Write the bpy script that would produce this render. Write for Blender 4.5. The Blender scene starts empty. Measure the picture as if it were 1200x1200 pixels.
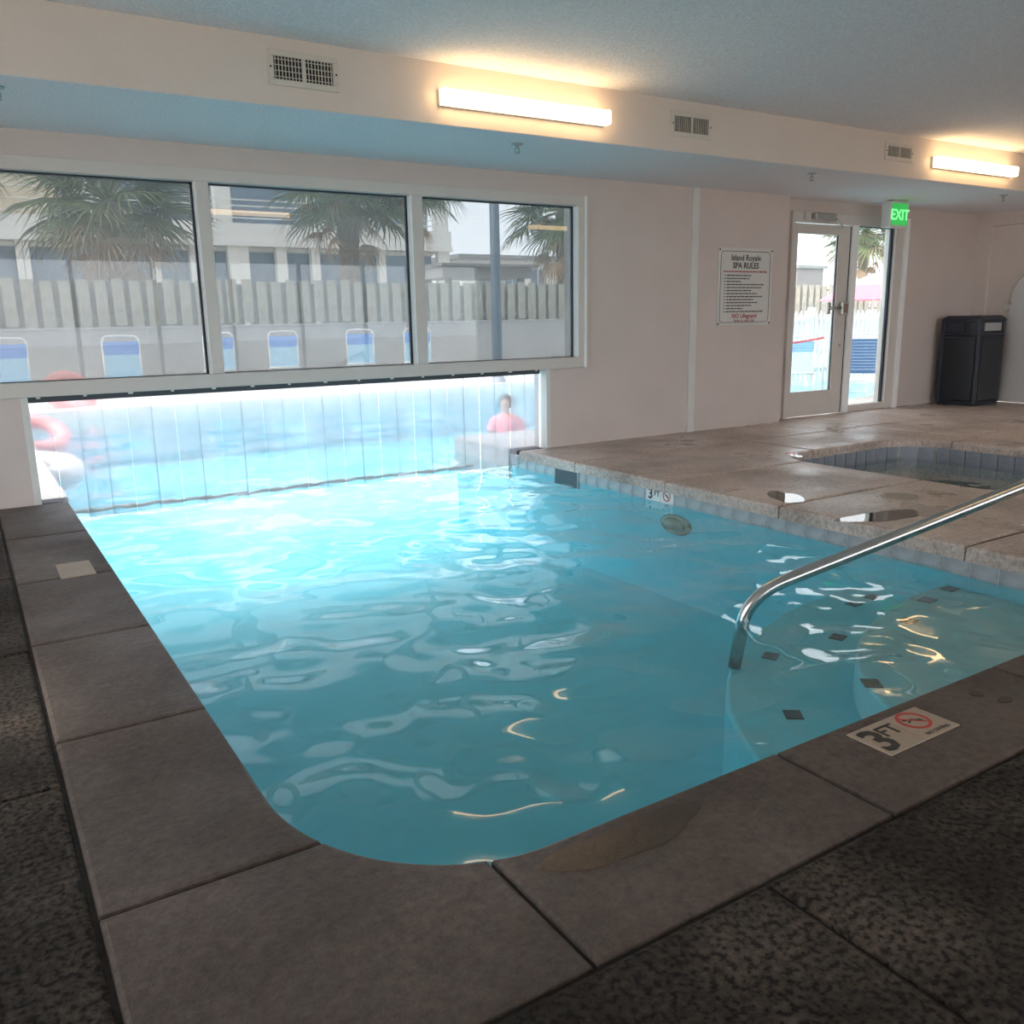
import bpy, bmesh, math, random
import numpy as np
from mathutils import Matrix, Vector
random.seed(7); RNG = np.random.default_rng(11)
PI = math.pi
S = bpy.context.scene
COL = S.collection

# ------------------------------------------------------------------ camera, sky, sun, exposure
F_PX, PITCH, YAW, ROLL, CAM_H = 1013.246, 0.218349, 0.559675, 0.018638, 1.2
cd = bpy.data.cameras.new('camera'); cam = bpy.data.objects.new('camera', cd); COL.objects.link(cam)
cd.sensor_width = 36; cd.lens = F_PX / 1200 * 36; cd.clip_start = 0.05; cd.clip_end = 300
_F = Vector((math.sin(YAW)*math.cos(PITCH), math.cos(YAW)*math.cos(PITCH), -math.sin(PITCH)))
_R = Vector((math.cos(YAW), -math.sin(YAW), 0)); _U = _R.cross(_F)
_Ri = _R*math.cos(ROLL) - _U*math.sin(ROLL); _Ui = _R*math.sin(ROLL) + _U*math.cos(ROLL)
M4 = Matrix((_Ri, _Ui, -_F)).transposed().to_4x4(); M4.translation = (0, 0, CAM_H)
cam.matrix_world = M4
S.camera = cam
w = bpy.data.worlds.new('hazy_sky'); S.world = w; w.use_nodes = True
w.node_tree.nodes['Background'].inputs[0].default_value = (0.93, 0.96, 1.0, 1)
w.node_tree.nodes['Background'].inputs[1].default_value = 2.2
sd = bpy.data.lights.new('sun', 'SUN'); sun = bpy.data.objects.new('sun', sd); COL.objects.link(sun)
sd.energy = 3.2; sd.angle = math.radians(6); sd.color = (1, 0.95, 0.87)
sun.rotation_euler = Vector((1.0, -0.10, -0.79)).to_track_quat('-Z', 'Y').to_euler()
S.view_settings.view_transform = 'Standard'; S.view_settings.look = 'None'
S.view_settings.gamma = 1; S.view_settings.use_curve_mapping = False
S.view_settings.exposure = 1.5
LAMP = 3.4            # radiance of the lamp diffusers
S.cycles.transparent_max_bounces = 16
S.cycles.max_bounces = 10
S.cycles.diffuse_bounces = 6

# ------------------------------------------------------------------ materials
MATS = {}
def nodes(name):
    m = bpy.data.materials.new(name); m.use_nodes = True; MATS[name] = m
    nt = m.node_tree; b = nt.nodes['Principled BSDF']
    return m, nt, b
def N(nt, t, **kw):
    n = nt.nodes.new(t)
    for k, v in kw.items():
        if k in n.inputs.keys() if isinstance(k, str) else False: n.inputs[k].default_value = v
        else: setattr(n, k, v)
    return n
def coords(nt, scale=(1, 1, 1)):
    tc = nt.nodes.new('ShaderNodeTexCoord'); mp = nt.nodes.new('ShaderNodeMapping')
    mp.inputs['Scale'].default_value = scale
    nt.links.new(tc.outputs['Object'], mp.inputs[0]); return mp.outputs[0]
def noise(nt, co, scale, detail=4, rough=.6):
    n = nt.nodes.new('ShaderNodeTexNoise'); n.inputs['Scale'].default_value = scale
    n.inputs['Detail'].default_value = detail; n.inputs['Roughness'].default_value = rough
    nt.links.new(co, n.inputs[0]); return n.outputs[0]
def ramp(nt, fac, stops):
    r = nt.nodes.new('ShaderNodeValToRGB'); e = r.color_ramp.elements
    while len(e) < len(stops): e.new(0.5)
    for i, (p, c) in enumerate(stops):
        e[i].position = p; e[i].color = (*c, 1) if len(c) == 3 else c
    nt.links.new(fac, r.inputs[0]); return r.outputs[0]
def bump(nt, b, h, strength, dist):
    n = nt.nodes.new('ShaderNodeBump'); n.inputs['Strength'].default_value = strength; n.inputs['Distance'].default_value = dist
    nt.links.new(h, n.inputs['Height']); nt.links.new(n.outputs[0], b.inputs['Normal'])
def plain(name, col, rough=.6, metal=0, var=.08, vs=6, bmp=0, bs=60, spec=.5):
    m, nt, b = nodes(name); co = coords(nt)
    lo = tuple(c*(1-var) for c in col); hi = tuple(min(1, c*(1+var)) for c in col)
    nt.links.new(ramp(nt, noise(nt, co, vs), [(.3, lo), (.7, hi)]), b.inputs['Base Color'])
    b.inputs['Roughness'].default_value = rough; b.inputs['Metallic'].default_value = metal
    b.inputs['Specular IOR Level'].default_value = spec
    if bmp: bump(nt, b, noise(nt, co, bs, 3), bmp, .008)
    return m
def concrete(name, dark, mid, light, rl, rh, bs, bstr, stretch=(1, 1, 1), pits=0):
    m, nt, b = nodes(name); co = coords(nt, stretch)
    c1 = ramp(nt, noise(nt, co, 1.6, 8, .65), [(.28, dark), (.5, mid), (.74, light)])
    f2 = ramp(nt, noise(nt, co, 34, 8, .8), [(.32, (.52, .51, .50)), (.68, (1.48, 1.46, 1.44))])
    mx = nt.nodes.new('ShaderNodeMix'); mx.data_type = 'RGBA'; mx.blend_type = 'MULTIPLY'; mx.inputs[0].default_value = 1
    nt.links.new(c1, mx.inputs[6]); nt.links.new(f2, mx.inputs[7]); out = mx.outputs[2]
    h = noise(nt, co, bs, 7, .68)
    if pits:
        v = nt.nodes.new('ShaderNodeTexNoise'); v.inputs['Scale'].default_value = pits; v.inputs['Detail'].default_value = 3
        nt.links.new(co, v.inputs[0])
        pr = ramp(nt, v.outputs[0], [(.38, (.18, .18, .18)), (.50, (1, 1, 1)), (.66, (1.5, 1.45, 1.4))])
        m2 = nt.nodes.new('ShaderNodeMix'); m2.data_type = 'RGBA'; m2.blend_type = 'MULTIPLY'; m2.inputs[0].default_value = 1
        nt.links.new(out, m2.inputs[6]); nt.links.new(pr, m2.inputs[7]); out = m2.outputs[2]
    nt.links.new(out, b.inputs['Base Color'])
    rr = ramp(nt, noise(nt, co, 1.1, 5, .6), [(.35, (rl,)*3), (.62, (rh,)*3)])
    nt.links.new(rr, b.inputs['Roughness'])
    bump(nt, b, h, bstr, .012)
    return m
plain('wall_paint', (.66, .57, .535), .55, var=.03, vs=2, bmp=.25, bs=120)
plain('soffit_paint', (.74, .645, .58), .6, var=.03, vs=2, bmp=.3, bs=120)
plain('right_wall_lit', (.74, .65, .60), .6, var=.03, vs=2, bmp=.25, bs=120)  # wall paint lightened to imitate light falling from the left
plain('popcorn', (.88, .86, .89), .9, var=.12, vs=70, bmp=1.0, bs=70)
plain('trim_paint', (.72, .71, .68), .4, var=.02)
plain('frame_paint', (.66, .61, .57), .4, var=.02)
plain('white_frame', (.93, .93, .93), .35, var=.02)  # near-white also imitates daylight on the window reveals
plain('gasket', (.02, .03, .05), .5)
plain('moulding', (.60, .55, .50), .5, var=.02)
plain('panel_pale', (.70, .70, .70), .5, var=.02)
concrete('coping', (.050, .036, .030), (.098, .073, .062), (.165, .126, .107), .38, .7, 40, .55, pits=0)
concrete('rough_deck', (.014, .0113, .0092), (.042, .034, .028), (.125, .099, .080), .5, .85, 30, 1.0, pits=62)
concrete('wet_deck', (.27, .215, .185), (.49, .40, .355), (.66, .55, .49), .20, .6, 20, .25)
MATS['rough_deck'].node_tree.nodes['Principled BSDF'].inputs['Specular IOR Level'].default_value = .18
concrete('grout_bed', (.02, .018, .016), (.028, .025, .022), (.035, .03, .028), .7, .9, 30, .3)
concrete('sun_deck', (.60, .55, .50), (.68, .63, .58), (.74, .70, .65), .6, .8, 20, .2)
concrete('block_wall', (.40, .41, .43), (.46, .47, .49), (.52, .53, .55), .7, .9, 12, .3)
concrete('spa_plaster', (.26, .28, .27), (.34, .36, .35), (.40, .42, .41), .5, .7, 10, .2)
plain('pool_plaster', (.17, .56, .66), .6, var=.05, vs=2)
plain('step_plaster', (.27, .53, .58), .6, var=.06, vs=3)
plain('tile_glaze', (.36, .37, .39), .25, var=.22, vs=9)
plain('tile_glaze_spa', (.27, .29, .34), .25, var=.14, vs=9)
plain('tile_dark', (.015, .02, .03), .3)
plain('grout', (.62, .62, .60), .8)
plain('marker_tile', (.40, .31, .235), .45, var=.07, vs=30)
plain('marker_white', (.75, .75, .74), .35, var=.03)
plain('marker_black', (.02, .02, .02), .5)
plain('marker_red', (.50, .05, .035), .5)
plain('marker_faded', (.33, .25, .20), .5, var=.1, vs=30)
plain('steel', (.55, .54, .53), .22, metal=1, var=.06)
plain('alu', (.55, .55, .54), .35, metal=1, var=.04)
plain('black_plastic', (.012, .015, .022), .45, var=.1)
plain('navy_plastic', (.022, .027, .045), .4, var=.1)
plain('bin_label', (.40, .40, .40), .5)
plain('vent_metal', (.66, .60, .53), .45, var=.03)
plain('vent_dark', (.03, .025, .02), .9)
plain('sign_white', (.70, .68, .65), .4, var=.02)
plain('ink', (.06, .055, .05), .6)
plain('ink_red', (.38, .06, .05), .6)
plain('bar_dark', (.05, .06, .075), .5)
plain('rope', (.88, .76, .60), .8, var=.25, vs=30)
plain('lid', (.33, .28, .23), .6, var=.1, vs=20)
plain('lid_rim', (.42, .36, .30), .6, var=.1, vs=20)
plain('brown_cap', (.05, .042, .036), .5)
plain('dull_glass', (.22, .27, .22), .15)
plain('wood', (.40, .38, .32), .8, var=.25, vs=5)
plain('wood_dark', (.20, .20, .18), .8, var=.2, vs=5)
plain('bld_white', (.82, .80, .76), .7, var=.03)
plain('bld_siding', (.66, .56, .40), .7, var=.04)
plain('bld_grey', (.33, .36, .36), .8, var=.1)  # grey of the house core, shed roof and shed door
plain('roof_grey', (.33, .32, .32), .8, var=.08)
plain('far_glass', (.16, .22, .30), .25)
plain('lamp_post', (.11, .14, .19), .5)
plain('palm_leaf', (.09, .135, .045), .5, var=.3, vs=3)
plain('palm_leaf_pale', (.17, .21, .09), .5, var=.3, vs=3)
plain('palm_dead', (.43, .31, .21), .8, var=.25, vs=4)
plain('palm_bark', (.25, .21, .17), .9, var=.3, vs=8, bmp=.6, bs=18)
plain('strap_blue', (.10, .28, .72), .5, var=.1)
plain('strap_pale', (.36, .62, .80), .5, var=.06)
plain('strap_navy', (.03, .14, .36), .5, var=.1)
plain('chair_frame', (.82, .80, .76), .35, var=.02)
plain('picket_white', (.83, .83, .81), .5, var=.02)
plain('pink', (.80, .22, .32), .6, var=.05)
plain('umbrella_white', (.85, .83, .82), .7, var=.02)
plain('tape_red', (.75, .03, .06), .5)
plain('float_pink', (.80, .30, .28), .35, var=.04)
plain('float_white', (.85, .83, .84), .35, var=.02)
plain('skin', (.62, .38, .29), .55, var=.05)
plain('shirt_pink', (.85, .32, .34), .7, var=.06)
plain('hair', (.07, .045, .03), .6)
plain('ground', (.50, .46, .40), .9, var=.2, vs=.6)
plain('hotel_wall', (.60, .56, .50), .8, var=.03)

def emit(name, col, s, base=(.8, .8, .8)):
    m, nt, b = nodes(name); b.inputs['Base Color'].default_value = (*base, 1)
    b.inputs['Emission Color'].default_value = (*col, 1); b.inputs['Emission Strength'].default_value = s; return m
emit('diffuser', (1, .66, .32), LAMP)
emit('exit_green', (.03, .45, .08), .30, (.05, .3, .08))
emit('exit_letter', (.16, .95, .26), .52, (.3, .8, .3))

def thin_fresnel(nt, ior):       # same reflectance from both sides of a thin sheet
    ge = nt.nodes.new('ShaderNodeNewGeometry'); mr = nt.nodes.new('ShaderNodeMapRange')
    mr.inputs[3].default_value = ior; mr.inputs[4].default_value = 1/ior
    nt.links.new(ge.outputs['Backfacing'], mr.inputs[0])
    fr = nt.nodes.new('ShaderNodeFresnel'); nt.links.new(mr.outputs[0], fr.inputs[0]); return fr
def glassy(name, tint, haze, haze_col, rough=0.0, ior=1.45, refl=1.0, scratch=0.0):
    # thin sheet: tinted clear pane + a film of dirt that scatters + mirror reflection by Fresnel
    m = bpy.data.materials.new(name); m.use_nodes = True; MATS[name] = m; nt = m.node_tree; nt.nodes.clear()
    out = nt.nodes.new('ShaderNodeOutputMaterial')
    tr = nt.nodes.new('ShaderNodeBsdfTransparent'); tr.inputs[0].default_value = (*tint, 1)
    tl = nt.nodes.new('ShaderNodeBsdfTranslucent'); tl.inputs[0].default_value = (*haze_col, 1)
    gl = nt.nodes.new('ShaderNodeBsdfGlossy'); gl.inputs['Roughness'].default_value = rough; gl.inputs[0].default_value = (refl, refl, refl, 1)
    fr = thin_fresnel(nt, ior)
    co = coords(nt); nz = noise(nt, co, 2.2, 5)
    mr = nt.nodes.new('ShaderNodeMapRange'); mr.inputs[1].default_value = .3; mr.inputs[2].default_value = .7
    mr.inputs[3].default_value = haze*.75; mr.inputs[4].default_value = haze*1.25
    nt.links.new(nz, mr.inputs[0])
    m1 = nt.nodes.new('ShaderNodeMixShader'); m2 = nt.nodes.new('ShaderNodeMixShader')
    clear = tr.outputs[0]
    if scratch:      # scuffed plastic: part of what passes is blurred
        rf = nt.nodes.new('ShaderNodeBsdfRefraction'); rf.inputs[0].default_value = (*tint, 1); rf.inputs['IOR'].default_value = 1.03; rf.inputs['Roughness'].default_value = .55
        m0 = nt.nodes.new('ShaderNodeMixShader'); m0.inputs[0].default_value = scratch
        nt.links.new(tr.outputs[0], m0.inputs[1]); nt.links.new(rf.outputs[0], m0.inputs[2]); clear = m0.outputs[0]
    nt.links.new(mr.outputs[0], m1.inputs[0]); nt.links.new(clear, m1.inputs[1]); nt.links.new(tl.outputs[0], m1.inputs[2])
    nt.links.new(fr.outputs[0], m2.inputs[0]); nt.links.new(m1.outputs[0], m2.inputs[1]); nt.links.new(gl.outputs[0], m2.inputs[2])
    nt.links.new(m2.outputs[0], out.inputs[0]); return m
glassy('window_glass', (.39, .40, .405), .075, (.76, .77, .80))
glassy('door_glass', (.68, .69, .69), .02, (.8, .8, .8))
glassy('fill_glass', (.86, .87, .87), .02, (.8, .8, .8))  # clear panes of the added windows, letting more daylight in
glassy('clear_vinyl', (.37, .395, .43), .125, (.80, .76, .86), rough=.08, ior=1.3, scratch=.5)
def water(name, tint, bscale, bstr, rough=.02):
    m = bpy.data.materials.new(name); m.use_nodes = True; MATS[name] = m; nt = m.node_tree; nt.nodes.clear()
    out = nt.nodes.new('ShaderNodeOutputMaterial')
    tr = nt.nodes.new('ShaderNodeBsdfTransparent'); tr.inputs[0].default_value = (*tint, 1)
    gl = nt.nodes.new('ShaderNodeBsdfGlossy'); gl.inputs['Roughness'].default_value = rough; gl.inputs[0].default_value = (1, 1, 1, 1)
    fr = thin_fresnel(nt, 1.34)
    mx = nt.nodes.new('ShaderNodeMixShader')
    if bstr:
        bp = nt.nodes.new('ShaderNodeBump'); bp.inputs['Strength'].default_value = bstr; bp.inputs['Distance'].default_value = .01
        nt.links.new(noise(nt, coords(nt), bscale, 1, .4), bp.inputs['Height'])
        nt.links.new(bp.outputs[0], gl.inputs['Normal']); nt.links.new(bp.outputs[0], fr.inputs['Normal'])
    nt.links.new(fr.outputs[0], mx.inputs[0]); nt.links.new(tr.outputs[0], mx.inputs[1]); nt.links.new(gl.outputs[0], mx.inputs[2])
    nt.links.new(mx.outputs[0], out.inputs[0]); return m
water('pool_water', (.80, .955, .975), 5, 0)
water('spa_water', (.86, .93, .93), 5, .25)
water('puddle_water', (.60, .57, .55), 9, .04)
water('damp_film', (.82, .78, .75), 40, .12, .30)

# ------------------------------------------------------------------ mesh helpers
class MB:
    def __init__(s): s.v = []; s.f = []
    def add(s, vs, fs):
        o = len(s.v); s.v += [tuple(x) for x in vs]; s.f += [tuple(i+o for i in f) for f in fs]; return s
    def box(s, x0, x1, y0, y1, z0, z1):
        x0, x1 = min(x0, x1), max(x0, x1); y0, y1 = min(y0, y1), max(y0, y1); z0, z1 = min(z0, z1), max(z0, z1)
        return s.add([(x0,y0,z0),(x1,y0,z0),(x1,y1,z0),(x0,y1,z0),(x0,y0,z1),(x1,y0,z1),(x1,y1,z1),(x0,y1,z1)],
              [(0,3,2,1),(4,5,6,7),(0,1,5,4),(1,2,6,5),(2,3,7,6),(3,0,4,7)])
    def tube(s, pts, r, n=10, caps=True):
        pts = [Vector(p) for p in pts]; rs = r if isinstance(r, (list, tuple)) else [r]*len(pts)
        rings = []; up = None
        for i, p in enumerate(pts):
            t = (pts[min(i+1, len(pts)-1)] - pts[max(i-1, 0)]).normalized()
            if up is None:
                up = Vector((0, 0, 1)) if abs(t.z) < .9 else Vector((1, 0, 0))
            a = t.cross(up).normalized(); b = a.cross(t).normalized(); up = b
            rings.append([p + (a*math.cos(2*PI*k/n) + b*math.sin(2*PI*k/n))*rs[i] for k in range(n)])
        vs = [v for ring in rings for v in ring]; fs = []
        for i in range(len(rings)-1):
            for k in range(n):
                k2 = (k+1) % n; fs.append((i*n+k, i*n+k2, (i+1)*n+k2, (i+1)*n+k))
        if caps: fs.append(tuple(range(n))[::-1]); fs.append(tuple((len(rings)-1)*n+k for k in range(n)))
        return s.add(vs, fs)
    def lathe(s, prof, n=24, c=(0, 0, 0)):
        vs = []; fs = []
        for r, z in prof:
            for k in range(n): vs.append((c[0]+r*math.cos(2*PI*k/n), c[1]+r*math.sin(2*PI*k/n), c[2]+z))
        for i in range(len(prof)-1):
            for k in range(n):
                k2 = (k+1) % n; fs.append((i*n+k, i*n+k2, (i+1)*n+k2, (i+1)*n+k))
        fs.append(tuple(range(n))[::-1]); fs.append(tuple((len(prof)-1)*n+k for k in range(n)))
        return s.add(vs, fs)
    def prism(s, poly, z0, z1):
        n = len(poly)
        return s.add([(x, y, z0) for x, y in poly]+[(x, y, z1) for x, y in poly],
              [tuple(range(n))[::-1], tuple(range(n, 2*n))]+[(i, (i+1) % n, n+(i+1) % n, n+i) for i in range(n)])
    def build(s, name, mat, parent=None, smooth=False, bevel=0, loc=None):
        me = bpy.data.meshes.new(name); me.from_pydata(s.v, [], s.f); me.validate()
        return mk(name, me, mat, parent, smooth, bevel, loc)
def mk(name, me, mat, parent=None, smooth=False, bevel=0, loc=None):
    if mat and not me.materials: me.materials.append(MATS[mat])
    if smooth:
        me.polygons.foreach_set('use_smooth', [True]*len(me.polygons))
    o = bpy.data.objects.new(name, me); COL.objects.link(o)
    if parent: o.parent = parent
    if loc: o.location = loc
    if bevel:
        b = o.modifiers.new('bevel', 'BEVEL'); b.width = bevel; b.segments = 2; b.limit_method = 'ANGLE'; b.angle_limit = .6
    return o
def auto_smooth(o, ang=.7):
    me = o.data; bm = bmesh.new(); bm.from_mesh(me)
    for e in bm.edges:
        if len(e.link_faces) == 2 and e.calc_face_angle(0) > ang: e.smooth = False
    for f in bm.faces: f.smooth = True
    bm.to_mesh(me); bm.free(); return o
def again(o, parent=None, loc=None, rot=None, scale=None):
    c = o.copy(); COL.objects.link(c)
    if parent is not None: c.parent = parent
    if loc is not None: c.location = loc
    if rot is not None: c.rotation_euler = rot
    if scale is not None: c.scale = scale
    return c
def copy_tree(o, parent=None):
    c = o.copy(); COL.objects.link(c); c.parent = parent
    for ch in list(o.children): copy_tree(ch, c)
    return c
def tag(o, label, cat, group=None, kind=None):
    o['label'] = label; o['category'] = cat
    if group: o['group'] = group
    if kind: o['kind'] = kind
    return o
def thing(name, label, cat, loc=(0, 0, 0), rz=0, group=None, kind=None):
    o = bpy.data.objects.new(name, None); COL.objects.link(o); o.location = loc; o.rotation_euler = (0, 0, rz)
    o.empty_display_size = .1
    return tag(o, label, cat, group, kind)
def B(*a): return MB().box(*a)
def text_mesh(txt, size, depth=.001, align='CENTER', bold=0.0):
    c = bpy.data.curves.new('t', 'FONT'); c.body = txt; c.size = size; c.align_x = align; c.extrude = depth; c.offset = bold
    c.resolution_u = 2
    o = bpy.data.objects.new('t', c); COL.objects.link(o)
    dg = bpy.context.evaluated_depsgraph_get()
    me = bpy.data.meshes.new_from_object(o.evaluated_get(dg)); bpy.data.objects.remove(o); bpy.data.curves.remove(c)
    me.materials.clear(); return me
def text(txt, size, mat, parent, loc, rot, depth=.001, align='CENTER', bold=0.0, name='lettering'):
    o = mk(name, text_mesh(txt, size, depth, align, bold), mat, parent); o.location = loc; o.rotation_euler = rot; return o
WALLTXT = (PI/2, 0, 0)
def arc(cx, cy, r, a0, a1, n=8):
    return [(cx+r*math.cos(math.radians(a0+(a1-a0)*i/n)), cy+r*math.sin(math.radians(a0+(a1-a0)*i/n))) for i in range(n+1)]
def offset_poly(poly, d):      # inward offset of a CCW polygon
    n = len(poly); out = []
    for i in range(n):
        p0, p1, p2 = Vector(poly[i-1]), Vector(poly[i]), Vector(poly[(i+1) % n])
        e1 = (p1-p0).normalized(); e2 = (p2-p1).normalized()
        n1 = Vector((-e1.y, e1.x)); n2 = Vector((-e2.y, e2.x)); b = n1+n2
        k = max(.35, 1+n1.dot(n2)); out.append(tuple(p1 + b*(d/k)))
    return out
def slab(poly, z0, z1, gap=.005, bev=.012):
    p = offset_poly(poly, gap); n = len(p); m = MB()
    rings = [(p, z0), (p, z1-bev), (offset_poly(p, bev*.3), z1-bev*.3), (offset_poly(p, bev), z1)]
    vs = [(x, y, z) for q, z in rings for x, y in q]; fs = [tuple(range(n))[::-1]]
    for i in range(3):
        for k in range(n): k2 = (k+1) % n; fs.append((i*n+k, i*n+k2, (i+1)*n+k2, (i+1)*n+k))
    fs.append(tuple(3*n+k for k in range(n)))
    return m.add(vs, fs)

WZ = -0.16          # pool water level
WY = 6.78           # inner face of the window wall
DY = 6.95           # inner face of the door wall
XR = 11.9; XL = -3.0; YB = -6.0; CZ = 2.85; SZ = 2.474; SY = 5.43

# ------------------------------------------------------------------ the floor with its slabs
floor = thing('floor', 'stamped brown concrete deck around the indoor pool', 'floor', kind='structure')
fb = MB()   # bed under the slabs, the dark of the joints
fb.box(XL, .5, YB, 7.0, -.3, -.012); fb.box(.5, 5.0, YB, 1.48, -.3, -.012); fb.box(4.38, 5.86, 1.48, 7.15, -.3, -.012)
fb.box(5.86, 7.9, 1.48, 2.86, -.3, -.012); fb.box(5.86, 7.9, 5.16, 7.15, -.3, -.012); fb.box(7.9, XR, 1.48, 7.15, -.3, -.012); fb.box(5.0, XR, YB, 1.48, -.3, -.012)
fb.build('bed', 'grout_bed', floor)
PR = .40            # pool corner: elliptical fillet
def pool_corner(a0, a1, n, dx=0):   # points along the near-left corner, angle 180..270
    return [(1.02+(.485+dx)*math.cos(math.radians(a0+(a1-a0)*i/n)), 2.06+(.555+dx)*math.sin(math.radians(a0+(a1-a0)*i/n))) for i in range(n+1)]
def slabs(name, mat, polys, z0=-.085, z1=0, gap=.005, bev=.012):
    for p in polys: slab(p, z0, z1, gap, bev).build(name, mat, floor)
XJ = .09; YJ = 1.122; XE = .535; YE = 1.505
ys = [1.806, 2.73, 3.68, 4.655, 5.72, 6.78]
cop = []
for a, b in zip(ys[1:], ys[2:]): cop.append([(XJ, a), (XE, a), (XE, b), (XJ, b)])
ang0 = 180+math.degrees(math.asin((2.06-1.806)/.555))
c1 = pool_corner(180, ang0, 8); cop.append([(XJ, 1.806), c1[-1]] + c1[::-1][1:] + [(XE, 2.73), (XJ, 2.73)])
ang1 = 180+math.degrees(math.acos((1.02-.876)/.485))
c2 = pool_corner(ang0, ang1, 12); cop.append([(XJ, YJ), (.876, YJ), c2[-1]] + c2[::-1][1:] + [(XJ, 1.806)])
c3 = pool_corner(ang1, 270, 8); cop.append([(.876, YJ), (1.80, YJ), (1.80, YE), (1.02, YE)] + c3[::-1][1:])
for a, b in ((1.80, 2.885), (2.885, 3.86), (3.86, 4.345)): cop.append([(a, YJ), (b, YJ), (b, YE), (a, YE)])
slabs('coping_slab', 'coping', cop)
right = []
sl = lambda a0, a1, n=7: arc(6.34, 4.67, .45, a0, a1, n)
k478 = 180-math.degrees(math.asin(.11/.45))
right.append([(4.345, 4.78)] + arc(6.34, 4.67, .45, k478, 90, 8) + [(6.45, 5.12), (6.45, 5.92), (4.345, 5.92)])
right.append([(4.345, 5.92), (6.45, 5.92), (6.45, 6.80), (4.345, 6.80)])
right.append([(4.345, 3.70), (5.89, 3.70)] + arc(6.34, 4.67, .45, 180, k478, 3) + [(4.345, 4.78)])
right.append([(4.345, 2.455), (6.45, 2.455), (6.45, 2.9)] + arc(6.34, 3.35, .45, 270, 180, 8) + [(5.89, 3.70), (4.345, 3.70)])
right.append([(6.45, 5.12)] + arc(7.41, 4.67, .45, 90, 0, 8) + [(8.3, 4.67), (8.3, 5.92), (6.45, 5.92)])
right.append([(7.86, 3.35), (8.3, 3.35), (8.3, 4.67), (7.86, 4.67)])
right.append([(6.45, 2.455), (8.3, 2.455), (8.3, 3.35)] + arc(7.41, 3.35, .45, 0, -90, 8) + [(6.45, 2.9)])
right.append([(4.345, 1.122), (6.45, 1.122), (6.45, 2.455), (4.345, 2.455)])
for a, b in ((6.45, 8.3), (8.3, 10.1), (10.1, XR)):
    right.append([(a, 5.92), (b, 5.92), (b, 7.12), (a, 7.12)])
    right.append([(a, 1.122), (b, 1.122), (b, 2.455), (a, 2.455)])
for a, b in ((8.3, 10.1), (10.1, XR)):
    for c, d in ((2.455, 3.7), (3.7, 4.78), (4.78, 5.92)): right.append([(a, c), (b, c), (b, d), (a, d)])
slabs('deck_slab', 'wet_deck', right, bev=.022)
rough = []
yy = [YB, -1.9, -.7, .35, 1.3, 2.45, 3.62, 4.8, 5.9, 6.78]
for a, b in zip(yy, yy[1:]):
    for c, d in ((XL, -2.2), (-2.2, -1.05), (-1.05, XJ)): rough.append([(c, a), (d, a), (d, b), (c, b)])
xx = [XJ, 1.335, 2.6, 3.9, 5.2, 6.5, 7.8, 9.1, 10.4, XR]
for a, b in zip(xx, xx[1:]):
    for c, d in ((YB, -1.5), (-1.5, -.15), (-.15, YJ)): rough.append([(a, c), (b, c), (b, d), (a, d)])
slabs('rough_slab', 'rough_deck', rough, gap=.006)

# ------------------------------------------------------------------ walls, soffit, ceiling
wf = thing('wall_far', 'grey painted wall holding the long window and swim-through opening', 'wall', kind='structure')
WB = WY+.20
m = MB()
m.box(XL, -.22, WY, WB, 0, 2.86); m.box(-.22, .36, WY, WB, -.05, .745); m.box(4.66, 5.135, WY, WB, -.05, .745)
m.box(-.22, 5.135, WY, WB, 2.305, 2.86); m.box(5.135, 7.9, WY, WB+.17, 0, 2.86)
m.box(7.9, 8.12, DY, DY+.2, 0, 2.86); m.box(8.12, 10.25, DY, DY+.2, 2.34, 2.86); m.box(10.25, XR+.2, DY, DY+.2, 0, 2.86)
m.build('masonry', 'wall_paint', wf)
m = MB(); m.box(4.655, 4.70, WY-.004, WB+.01, 0, .745); m.box(.32, .365, WY-.004, WB+.01, 0, .745); m.build('opening_jamb', 'trim_paint', wf)
tag(B(6.455, 6.545, WY-.022, WY+.01, 0, SZ).build('trim_1', 'trim_paint', bevel=.004), 'narrow pale vertical cover strip on the grey wall left of the rules sign', 'wall strip', kind='structure')
wr = thing('wall_right', 'beige end wall with an arched moulding behind the dark bin', 'wall', kind='structure')
m = MB(); m.box(XR, XR+.2, YB, DY, 0, 2.86); m.build('masonry', 'right_wall_lit', wr)
m = MB(); m.box(XR-.05, XR+.01, 6.76, DY, 0, 2.55); m.box(XR-.05, XR+.01, YB, 6.76, 2.30, 2.55); m.build('pilaster', 'right_wall_lit', wr, bevel=.004)
pts = [(6.44, 0.0), (6.44, 1.28)] + [(5.9+.54*math.cos(a), 1.28+.54*math.sin(a)) for a in [PI*i/20 for i in range(1, 20)]] + [(5.36, 1.28), (5.36, 0)]
ap = [(y, z) for y, z in pts]
mm = MB(); n = len(ap)
mm.add([(XR-.012, y, z) for y, z in ap], [tuple(range(n))]); mm.add([(XR+.004, y, z) for y, z in ap], [tuple(range(n))[::-1]])
mm.f += [(i, (i+1) % n, n+(i+1) % n, n+i) for i in range(n)]
mm.build('arched_panel', 'panel_pale', wr)
MB().tube([(XR-.012, y, z) for y, z in ap[1:-1]], .022, 8).build('arched_moulding', 'moulding', wr, True)
MB().tube([(XR-.02, 6.47, 1.29), (XR-.05, 6.50, 1.22), (XR-.05, 6.46, 1.19), (XR-.03, 6.43, 1.22)], .012, 6).build('scroll', 'moulding', wr, True)
wl = thing('wall_left', 'painted side wall left of the pool, outside the view', 'wall', kind='structure')
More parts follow.
